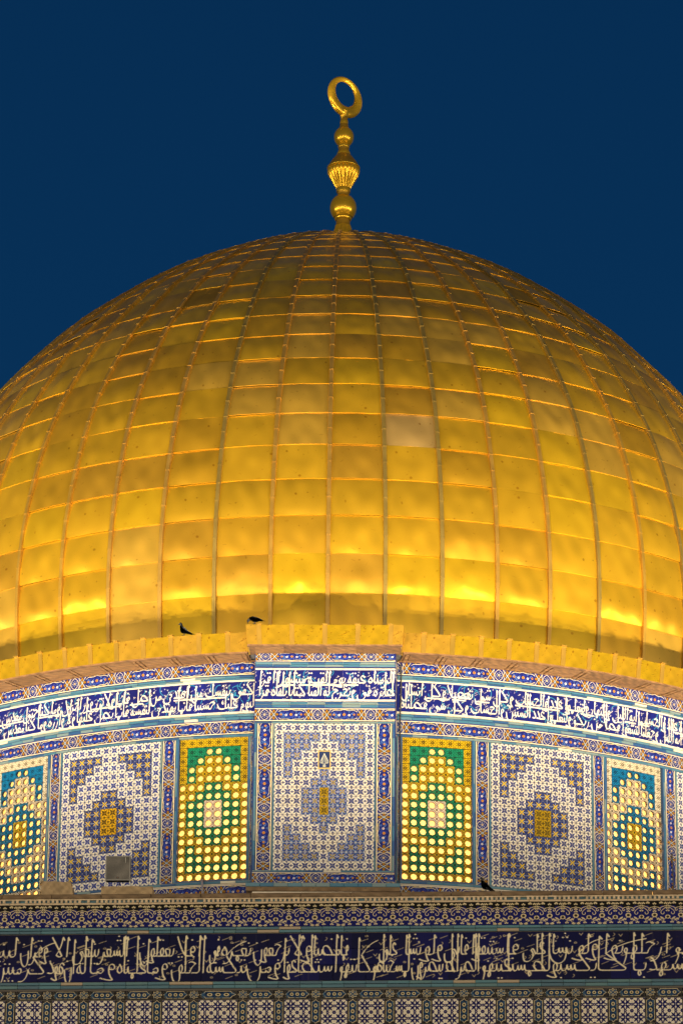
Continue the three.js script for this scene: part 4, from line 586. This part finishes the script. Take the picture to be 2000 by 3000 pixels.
{
  const t = thing('golden_dome', 'large golden dome of gilt metal sheets with raised ribs', 'dome', [0, DOMEY, 0]), rnd = rng(111);
  mesh('under_shell', new THREE.LatheGeometry([...SEAM].reverse().map(([r, y]) => new THREE.Vector2(Math.max(r - .05, .05), y - .03 - DOMEY)), 116), sootPanel, t);
  const geos = SEAM.slice(0, -1).map((_, i) => [0, 1, 2, 3, 4, 5, 6, 7].map((k) => panelGeo(i, k + 1)));
  const cam = camera.position, list = [];
  for (let i = 0; i < SEAM.length - 1; i++) for (let k = -17; k < 18; k++) {
    const th = PH + (k + .5) * DA, q = profile(i, .5), p = V3(q.r * Math.sin(th), q.y, q.r * Math.cos(th)), n = V3(q.nr * Math.sin(th), q.ny, q.nr * Math.cos(th)), d = cam.clone().sub(p).normalize();
    list.push({ i, k, th, g: geos[i][Math.floor(rnd() * 8)], m: pick(rnd, panelMats), s: Math.max(0, n.dot(d)) * q.r * (Math.abs(d.x) < 1 ? 1 : 0) - (q.y < 25.4 ? 5 : 0) });
  }
  list.sort((a, b) => b.s - a.s);
  const rest = [];
  list.forEach((e, j) => {
    if (e.k === 1 && e.i === 16) e.m = wornPanel;
    if ((e.k === 1 && e.i === 6) || (e.k === 5 && e.i === 9) || (e.k === -4 && e.i === 10)) e.m = sootPanel;
    if (j < 300) { const m = mesh('gold_panel', e.g, e.m, t); m.rotation.y = e.th; } else rest.push(e.g.clone().rotateY(e.th));
  });
  tag(mesh('gold_panel_field', mergeGeometries(rest), panelMats[1], t), null, null, null, 'stuff');
  mesh('rear_sheeting', new THREE.LatheGeometry([...SEAM].reverse().map(([r, y]) => new THREE.Vector2(r + .01, y - DOMEY)), 60, PH + 18 * DA, 2 * Math.PI - 35 * DA), panelMats[1], t);
  // ribs with a joint at every seam and half seam
  const rib = new Q(), sec = (q, w, h) => [V3(-w, 0, 0), V3(-w * .85, 0, h), V3(w * .85, 0, h), V3(w, 0, 0)].map((o) => V3(o.x, q.y - DOMEY + (o.z) * q.ny, q.r + o.z * q.nr));
  const run = (i, v0, v1, w, h, ends) => { const a = sec(profile(i, v0), w, h), b = sec(profile(i, v1), w, h), u = i * .8; for (let k = 0; k < 3; k++) rib.quad(b[k], b[k + 1], a[k + 1], a[k], [k * .05, u + v1 * .8], [k * .05 + .05, u + v1 * .8], [k * .05 + .05, u + v0 * .8], [k * .05, u + v0 * .8]); if (ends) { rib.quad(b[0], b[3], b[2], b[1]); rib.quad(a[1], a[2], a[3], a[0]); } };
  for (let i = 0; i < SEAM.length - 1; i++) { const w = i < 5 ? .02 + .004 * i : .043; for (let k = 0; k < 4; k++) run(i, k / 4, k / 4 + .25, w, .072, false); if (i > 3) { for (const v of [.02, .5]) run(i, v, v + .045, w + .005, .077, true); } }
  const rg = rib.build();
  for (let k = -17; k < 19; k++) mesh('rib', rg, battenMats[k === 1 ? 2 : Math.floor(rnd() * 4)], t).rotation.y = PH + k * DA;
  // two small round lamps on the outline
  for (const s of [-1, 1]) {
    const o = thing('dome_lamp', s < 0 ? 'small rounded metal knob on the left outline of the dome' : 'small rounded metal knob on the right outline of the dome', 'luminaire', [0, 0, 0]), th = s * 88 * D2, q = profile(11, s < 0 ? .25 : .15);
    o.position.set((q.r) * Math.sin(th), q.y, q.r * Math.cos(th)); o.rotation.y = th;
    const h = mesh('hood', new THREE.SphereGeometry(.1, 20, 12, 0, Math.PI * 2, 0, Math.PI / 2), battenMats[2], o); h.position.set(0, .06, .07); h.rotation.x = .6;
    const st = mesh('stem', new THREE.CylinderGeometry(.025, .035, .16, 12), battenMats[0], o); st.position.set(0, .03, .05); st.rotation.x = .6;
  }
}
// ---------------------------------------------------------------- finial with its closed crescent
{
  const t = thing('finial', 'gilt finial of balls and fluted vase topped by a ring-shaped crescent', 'finial', [0, 38.2, 0]), Y = (yz) => { const y = 180 + yz / 4.277, T = [[224, 42.655], [355, 41.477], [500, 40.185], [560, 39.655], [640, 38.95], [683, 38.573], [720, 38.25]]; let k = 0; while (k < 5 && y > T[k + 1][0]) k++; const [a, b] = [T[k], T[k + 1]]; return a[1] + (b[1] - a[1]) * (y - a[0]) / (b[0] - a[0]) - 38.2; }, W = (w) => w / 4.277 / 123;
  const lathe = (name, pts, m, n = 48) => mesh(name, new THREE.LatheGeometry(pts.map(([w, y]) => new THREE.Vector2(W(w), Y(y))), n), m, t);
  const bell = (cy, rw, y0, y1, n = 14) => { const o = [], ry = rw * 1.02; for (let k = 0; k <= n; k++) { const y = y1 + (y0 - y1) * k / n, d = Math.max(0, 1 - ((y - cy) / ry) ** 2); o.push([rw * Math.sqrt(d), y]); } return o; };
  { // fluted skirt and collar at the foot
    const g = new THREE.LatheGeometry([[150, 2230], [128, 2160], [104, 2110], [92, 2060]].map(([w, y]) => new THREE.Vector2(W(w), Y(y))), 120), p = g.attributes.position; for (let i = 0; i < p.count; i++) { const a = Math.atan2(p.getX(i), p.getZ(i)), k = 1 + .05 * Math.cos(20 * a); p.setX(i, p.getX(i) * k); p.setZ(i, p.getZ(i) * k); } g.computeVertexNormals(); mesh('skirt', g, finialGold, t);
  }
  lathe('neck', [[94, 2062], [88, 2050], [86, 1990]], finialDull);
  lathe('ring', [[92, 1992], [104, 1985], [108, 1965], [104, 1940], [95, 1930]], finialGold);
  lathe('lower_ball', bell(1838, 165, 1692, 1958), finialGold);
  lathe('neck', [[82, 1715], [74, 1690], [72, 1665], [80, 1640], [86, 1625]], finialDull);
  lathe('ring', [[84, 1645], [88, 1632], [88, 1600], [82, 1590]], finialGold);
  { // fluted vase
    const prof = [[78, 1612], [100, 1575], [140, 1510], [178, 1450], [200, 1400], [203, 1370], [196, 1345]], g = new THREE.LatheGeometry(prof.map(([w, y]) => new THREE.Vector2(W(w), Y(y))), 240), p = g.attributes.position; for (let i = 0; i < p.count; i++) { const a = Math.atan2(p.getX(i), p.getZ(i)), k = 1 - .075 * Math.pow(Math.abs(Math.cos(12 * a)), 4); p.setX(i, p.getX(i) * k); p.setZ(i, p.getZ(i) * k); } g.computeVertexNormals(); mesh('fluted_vase', g, finialGold, t);
  }
  lathe('vase_rim', [[188, 1352], [202, 1348], [206, 1338], [200, 1326], [188, 1320]], finialGold);
  lathe('vase_shoulder', [[194, 1326], [176, 1290], [140, 1240], [108, 1200], [80, 1168]], finialDull);
  lathe('ring', [[74, 1186], [82, 1180], [84, 1158], [78, 1140], [70, 1134]], finialGold);
  lathe('neck', [[72, 1140], [66, 1110], [68, 1075]], finialDull);
  lathe('ring', [[66, 1086], [72, 1078], [72, 1056], [66, 1048]], finialGold);
  lathe('upper_ball', bell(948, 123, 838, 1052), finialGold);
  lathe('neck', [[66, 850], [56, 820], [50, 785], [48, 740], [40, 690]], finialDull);
  lathe('ring', [[48, 790], [52, 782], [52, 756], [47, 748]], finialGold);
  // crescent: a ring thick below and thin above, round in section
  const Ro = .524, Ri = .314, cy = Y(451), oy = .08, geo = new Q(), M = 96, K = 14, at = (a, b) => {
    const dx = Math.cos(a), dy = Math.sin(a), B = -2 * oy * dy, inner = (-B + Math.sqrt(B * B - 4 * (oy * oy - Ri * Ri))) / 2, c = (Ro + inner) / 2, hw = (Ro - inner) / 2, r = c + hw * Math.cos(b), th = Math.min(.085, hw * .8) * Math.sin(b); return V3(r * dx, r * dy, th);
  };
  for (let i = 0; i < M; i++) for (let k = 0; k < K; k++) { const a0 = i / M * 2 * Math.PI, a1 = (i + 1) / M * 2 * Math.PI, b0 = k / K * 2 * Math.PI, b1 = (k + 1) / K * 2 * Math.PI, nrm = (a, b) => { const e = .01, du = at(a + e, b).sub(at(a - e, b)), dv = at(a, b + e).sub(at(a, b - e)); return du.cross(dv).normalize(); }; geo.quad(at(a0, b0), at(a1, b0), at(a1, b1), at(a0, b1), [i * .02, k * .02], [i * .02 + .02, k * .02], [i * .02 + .02, k * .02 + .02], [i * .02, k * .02 + .02], [nrm(a0, b0), nrm(a1, b0), nrm(a1, b1), nrm(a0, b1)]); }
  const c = mesh('crescent', geo.build(), finialGold, t); c.position.set(.015, cy, 0); c.rotation.y = 42 * D2;
  // the foot that joins the crescent to the stem
  const ft = mesh('crescent_foot', new THREE.LatheGeometry([[46, 745], [50, 712], [66, 672], [84, 630]].map(([w, y]) => new THREE.Vector2(W(w), Y(y))), 32), finialGold, t); ft.scale.set(1, 1, .7); ft.rotation.y = 42 * D2;
}
// ---------------------------------------------------------------- crows
// body as one skin: rings [x, y, half width, half height, tilt of the ring] along the spine, x forward
function skin(rings, n = 20) {
  const q = new Q(), P = ([x, y, w, h, t], k) => { const a = k / n * 2 * Math.PI, c = Math.cos(a) * h, z = Math.sin(a) * w; return V3(x + c * Math.sin(t), y + c * Math.cos(t), z); }, fine = [];
  for (let i = 0; i < rings.length - 1; i++) for (let s = 0; s < 4; s++) { const r = [0, 1, 2, 3, 4].map((c) => { const g = (j) => rings[Math.max(0, Math.min(rings.length - 1, j))][c], v = s / 4, [a, b, d, e] = [g(i - 1), g(i), g(i + 1), g(i + 2)]; return .5 * (2 * b + (d - a) * v + (2 * a - 5 * b + 4 * d - e) * v * v + (3 * b - a - 3 * d + e) * v ** 3); }); r[2] = Math.max(r[2], .001); r[3] = Math.max(r[3], .001); fine.push(r); }
  fine.push(rings[rings.length - 1]);
  const cen = (r) => V3(r[0], r[1], 0), nr = (i, k) => { const p = P(fine[i], k), d = p.clone().sub(cen(fine[i])); return d.normalize(); };
  for (let i = 0; i < fine.length - 1; i++) for (let k = 0; k < n; k++) q.quad(P(fine[i], k), P(fine[i], k + 1), P(fine[i + 1], k + 1), P(fine[i + 1], k), [0, 0], [1, 0], [1, 1], [0, 1], [nr(i, k), nr(i, k + 1), nr(i + 1, k + 1), nr(i + 1, k)]);
  return q.build();
}
const blackFeather = std([.012, .012, .015], .5), greyFeather = std([.30, .27, .24], .8), beakMat = std([.015, .014, .014], .35), paleFeather = std([.55, .5, .44], .8), legMat = std([.02, .018, .016], .6), eyeMat = std([.01, .01, .01], .1);
function crow(label, pos, turn, size, P) {                    // P: pose - neck and tail points, colours
  const t = thing('crow', label, 'crow', pos, turn), fat = (rings, k) => rings.map(([x, y, w, h, a]) => [x, y, w * k, h * k, a]); t.scale.setScalar(size);
  mesh('body', skin(fat(P.body, 1.35)), P.bodyMat, t);
  const head = mesh('head', skin(fat(P.head, 1.2)), P.headMat, t);
  mesh('beak', skin(P.beak, 10), beakMat, head);
  for (const s of [-1, 1]) { const e = mesh('eye', new THREE.SphereGeometry(.014, 10, 8), eyeMat, head); e.position.set(P.eye[0], P.eye[1], s * P.eye[2] * 1.2); }
  for (const s of [-1, 1]) { const w = mesh('wing', skin(fat(P.wing, 1.15), 14), blackFeather, t); w.position.z = s * P.wz * 1.38; }
  mesh('tail', skin(P.tail, 12), blackFeather, t);
  for (const s of [-1, 1]) {
    const q = new Q(), [hx, hy] = P.hip, fx = P.foot ?? hx; const leg = mesh('leg', mergeGeometries([new THREE.TubeGeometry(new THREE.CatmullRomCurve3([V3(hx, hy, s * .07), V3(hx - .03, hy * .5, s * .075), V3(fx, .012, s * .075)]), 8, .016, 6), ...[-.5, 0, .5, Math.PI].map((a) => new THREE.TubeGeometry(new THREE.CatmullRomCurve3([V3(fx, .014, s * .075), V3(fx + .05 * Math.cos(a), .016, s * .075 + .05 * Math.sin(a)), V3(fx + .1 * Math.cos(a), .008, s * .075 + .1 * Math.sin(a))]), 5, .010, 5))].map((g) => g.toNonIndexed())), legMat, t);
  }
  return t;
}
const upright = { bodyMat: greyFeather, headMat: blackFeather, hip: [-.02, .26], foot: 0, wz: .095, eye: [.235, .845, .05],
  body: [[.20, .72, .05, .05, -.9], [.17, .64, .085, .085, -.8], [.13, .52, .12, .125, -.7], [.04, .40, .135, .15, -.6], [-.08, .31, .115, .12, -.5], [-.22, .23, .07, .07, -.45], [-.34, .19, .025, .02, -.4]],
  head: [[.15, .70, .07, .075, -1.1], [.18, .78, .072, .075, -1], [.21, .845, .07, .07, -.5], [.27, .84, .05, .052, .1], [.30, .825, .03, .034, .3]],
  beak: [[.285, .83, .028, .03, .3], [.34, .80, .018, .022, .5], [.40, .755, .003, .004, .6]],
  wing: [[.17, .60, .012, .04, -.9], [.10, .50, .03, .11, -.75], [-.02, .40, .034, .13, -.6], [-.2, .28, .028, .085, -.5], [-.42, .17, .016, .04, -.5], [-.58, .10, .004, .01, -.45]],
  tail: [[-.22, .24, .06, .03, -.5], [-.42, .17, .055, .02, -.5], [-.66, .09, .05, .012, -.48], [-.72, .07, .01, .004, -.48]] };
const bowed = { bodyMat: paleFeather, headMat: blackFeather, hip: [0, .2], foot: .02, wz: .10, eye: [.46, .22, .05],
  body: [[.36, .33, .06, .06, .5], [.27, .35, .10, .10, .35], [.13, .33, .135, .135, .1], [-.05, .29, .135, .135, 0], [-.2, .26, .10, .09, -.05], [-.34, .24, .05, .04, -.1], [-.4, .235, .012, .01, -.1]],
  head: [[.32, .34, .07, .075, .6], [.39, .30, .075, .078, .9], [.45, .22, .07, .068, 1.2], [.47, .16, .045, .045, 1.4], [.475, .13, .026, .028, 1.5]],
  beak: [[.473, .14, .026, .028, 1.4], [.475, .07, .017, .02, 1.5], [.462, .0, .003, .004, 1.6]],
  wing: [[.16, .385, .012, .03, .2], [.06, .385, .028, .06, .1], [-.12, .345, .034, .07, -.1], [-.35, .265, .024, .05, -.2], [-.54, .2, .006, .015, -.2]],
  tail: [[-.3, .245, .06, .03, -.15], [-.5, .2, .055, .02, -.2], [-.66, .16, .05, .012, -.2], [-.7, .15, .01, .004, -.2]] };
const dark = { ...upright, bodyMat: blackFeather, eye: [.235, .845, .05] };
{ const a = -13.75 * D2; crow('black crow with grey nape standing on the gold cornice, tail to the right', [11.69 * Math.sin(a), 24.932, 11.69 * Math.cos(a)], Math.PI + a + .1, .3, upright); }
{ crow('grey and black crow bending down at the left corner of the raised cornice', [-1.36, 24.957, 12.06], Math.PI - .12, .29, bowed); }
{ const u = 2.87; crow('black crow on the stone coping of the parapet, in front of the right green window', [u * Math.cos(WYAW), 16.466, APO - u * Math.sin(WYAW) - .03], Math.PI + .3, .255, dark); }

// ---------------------------------------------------------------- loudspeaker and stone blocks on the roof
{
  const t = thing('loudspeaker', 'grey square loudspeaker with mesh front standing on thin legs behind the parapet', 'loudspeaker', [-2.985, 16.9, 23], -1.5 * D2), rnd = rng(131);
  const cab = std([.10, .09, .08], .7), grilleC = std([.25, .23, .2], .75, 0, { map: grain('mesh_front', 128, 71, [190, 185, 178], .25, [[700, '#4a4642', .5, 1.1]], 1) });
  mesh('cabinet', box(-.2, .2, .14, .545, -.13, -.012), cab, t);
  mesh('grille', box(-.182, .182, .158, .527, -.03, -.004), grilleC, t);
  for (const [a, b, c, d] of [[-.2, .2, .527, .545], [-.2, .2, .14, .158], [-.2, -.182, .158, .527], [.182, .2, .158, .527]]) mesh('rim', box(a, b, c, d, -.03, .004), std([.22, .2, .17], .6), t);
  mesh('badge', box(-.018, .018, .17, .20, -.004, .002), std([.02, .018, .016], .4), t); mesh('badge_mark', box(-.008, .008, .18, .19, .002, .0035), std([.25, .1, .04], .4), t);
  for (const x of [-.19, .19]) for (const z of [-.02, -.115]) mesh('leg', new THREE.CylinderGeometry(.007, .007, .15, 10).translate(x, .07, z), std([.45, .42, .38], .4, .8), t);
  mesh('cord', new THREE.TubeGeometry(new THREE.CatmullRomCurve3([V3(.02, .15, -.2), V3(.015, .08, -.1), V3(.012, 0, -.05), V3(.012, -.1, -.06)]), 20, .006, 8), std([.02, .02, .02], .6), t);
  mesh('drip_mark', box(.115, .122, .43, .527, -.004, -.0025), std([.5, .46, .38], .7), t);
}
const rough = (w, h, d, seed, cut) => { const g = new THREE.BoxGeometry(w, h, d, 14, 6, 6), p = g.attributes.position; for (let i = 0; i < p.count; i++) { const x = p.getX(i), y = p.getY(i), z = p.getZ(i); const n = noise.noise(x * 9 + seed, y * 9, z * 9) * .018; p.setXYZ(i, x + n + cut * Math.max(0, h / 2 - y) * (x > 0 ? 1 : 0) / h * (x / w * 2), y + n * .7, z + n); } g.computeVertexNormals(); return g; };
{ const t = thing('stone_block', 'rough tan stone block at the parapet edge, left of the loudspeaker', 'stone block', [-3.94, 16.45, 23.05]); mesh('block', rough(.47, .49, .5, 3, .09), blockStone, t).position.y = .245; }
{ const t = thing('stone_block', 'stained stone block under the loudspeaker', 'stone block', [-2.82, 16.45, 22.85]); mesh('block', rough(.82, .46, .6, 9, .02), blockStone, t).position.y = .225; }

// ---------------------------------------------------------------- cables on the drum
const wire = std([.05, .045, .04], .6);
const run2 = (name, label, pts, r) => tag(mesh(name, new THREE.TubeGeometry(new THREE.CatmullRomCurve3(pts.map((p) => V3(...p))), 80, r, 8), wire), label, 'cable');
{ const pts = []; for (let k = 0; k <= 14; k++) { const y = 24.5 - k * .335, a = (7.62 + .05 * Math.sin(k * 1.3)) * D2; pts.push([11.035 * Math.sin(a), y, 11.035 * Math.cos(a)]); } run2('cable', 'thin dark cable running down in the corner right of the pier', pts, .013); }
{ const pts = []; for (let k = 0; k <= 10; k++) { const y = 21.3 - k * .19, a = (38.35 + .03 * k) * D2; pts.push([11.03 * Math.sin(a), y, 11.03 * Math.cos(a)]); } run2('cable', 'short dark cable on the upright frieze at the far right edge', pts, .011); }
{ const t = thing('pipe_stub', 'small grey pipe end below the left green window', 'pipe', [-2.34, 20.0, 10.78]); const p = mesh('pipe', new THREE.TubeGeometry(new THREE.CatmullRomCurve3([V3(-.02, .16, -.05), V3(-.01, .17, .04), V3(.0, .1, .08), V3(.02, -.2, .09)]), 24, .022, 10), std([.22, .2, .22], .5), t); }

// ---------------------------------------------------------------- floodlights
const lensMat = new THREE.MeshStandardMaterial({ color: 0x000000, emissive: new THREE.Color(1, .86, .62), emissiveIntensity: 3 }), housing = std([.06, .06, .065], .5, .6);
function flood(label, pos, aim, cd, angle, group, size, post) {
  const t = thing('floodlight', label, 'floodlight', pos, 0, group), h = new THREE.Group(); h.name = numbered('lamp_head');
  t.add(h); h.lookAt(0, 0, 0); const d = V3(...aim).sub(V3(...pos)).normalize(); h.quaternion.setFromUnitVectors(V3(0, 0, 1), d);
  mesh('housing', box(-size, size, -size * .7, size * .7, -size * 1.1, -.01), housing, h);
  mesh('lens', new THREE.PlaneGeometry(size * 1.8, size * 1.2), lensMat, h).position.z = .004;
  if (post) mesh('mast', new THREE.CylinderGeometry(.09, .14, pos[1] - .3, 14).translate(0, -pos[1] / 2 - .1, -size), housing, t); else mesh('bracket', box(-size * .8, size * .8, -.34, -size * .6, -size * .6, -size * .4), housing, t);
  const L = new THREE.SpotLight(LAMP, cd, 0, angle, 1, 2); L.castShadow = true; L.shadow.radius = size / .02 * .8; L.position.copy(d).multiplyScalar(.05); L.target.position.copy(V3(...aim).sub(V3(...pos))); t.add(L, L.target); return t;
}
const FL = ['far left side, alone', 'left side, outer end', 'left side, middle', 'left side, inner end', 'front, below the teal window at the left edge', 'front, below the left green window', 'front, below the right green window', 'front, below the teal window at the right edge', 'right side, inner end', 'right side, middle', 'right side, outer end', 'far right side, alone'].map((q) => 'roof floodlight behind the parapet, ' + q); let fi = 0;
for (let k = -2; k <= 2; k++) { // behind the parapet of each visible side
  const a = WYAW + k * Math.PI / 4; for (const x of k === 0 ? [-7.9, -.9, 1.9, 7.7] : Math.abs(k) === 1 ? [-6.5, 0, 6.5] : [0]) {
    const p = [x * Math.cos(a) + 23.35 * Math.sin(a), 16.5, -x * Math.sin(a) + 23.35 * Math.cos(a)], l = Math.hypot(p[0], p[2]);
    flood(FL[fi++], p, [p[0] / l * 7.6, 32.5, p[2] / l * 7.6], NEAR * [1, 1.5, 2.4][Math.abs(k)], .54, 'floodlights along the roof edge', .13, false);
  }
}
['far left, outermost', 'far left', 'left', 'left, nearest the viewer', 'right, nearest the viewer', 'right', 'far right', 'far right, outermost'].forEach((l, i) => {
  const az = (-70 + 20 * i + 1.3) * D2; flood('floodlight on a tall mast in the plaza, ' + l, [112 * Math.sin(az), 19, 112 * Math.cos(az)], [0, 29, 8], FAR * (Math.abs(i - 3.5) > 2 ? 1.25 : 1), .4, null, .3, true);
});
renderer.render(scene, camera);
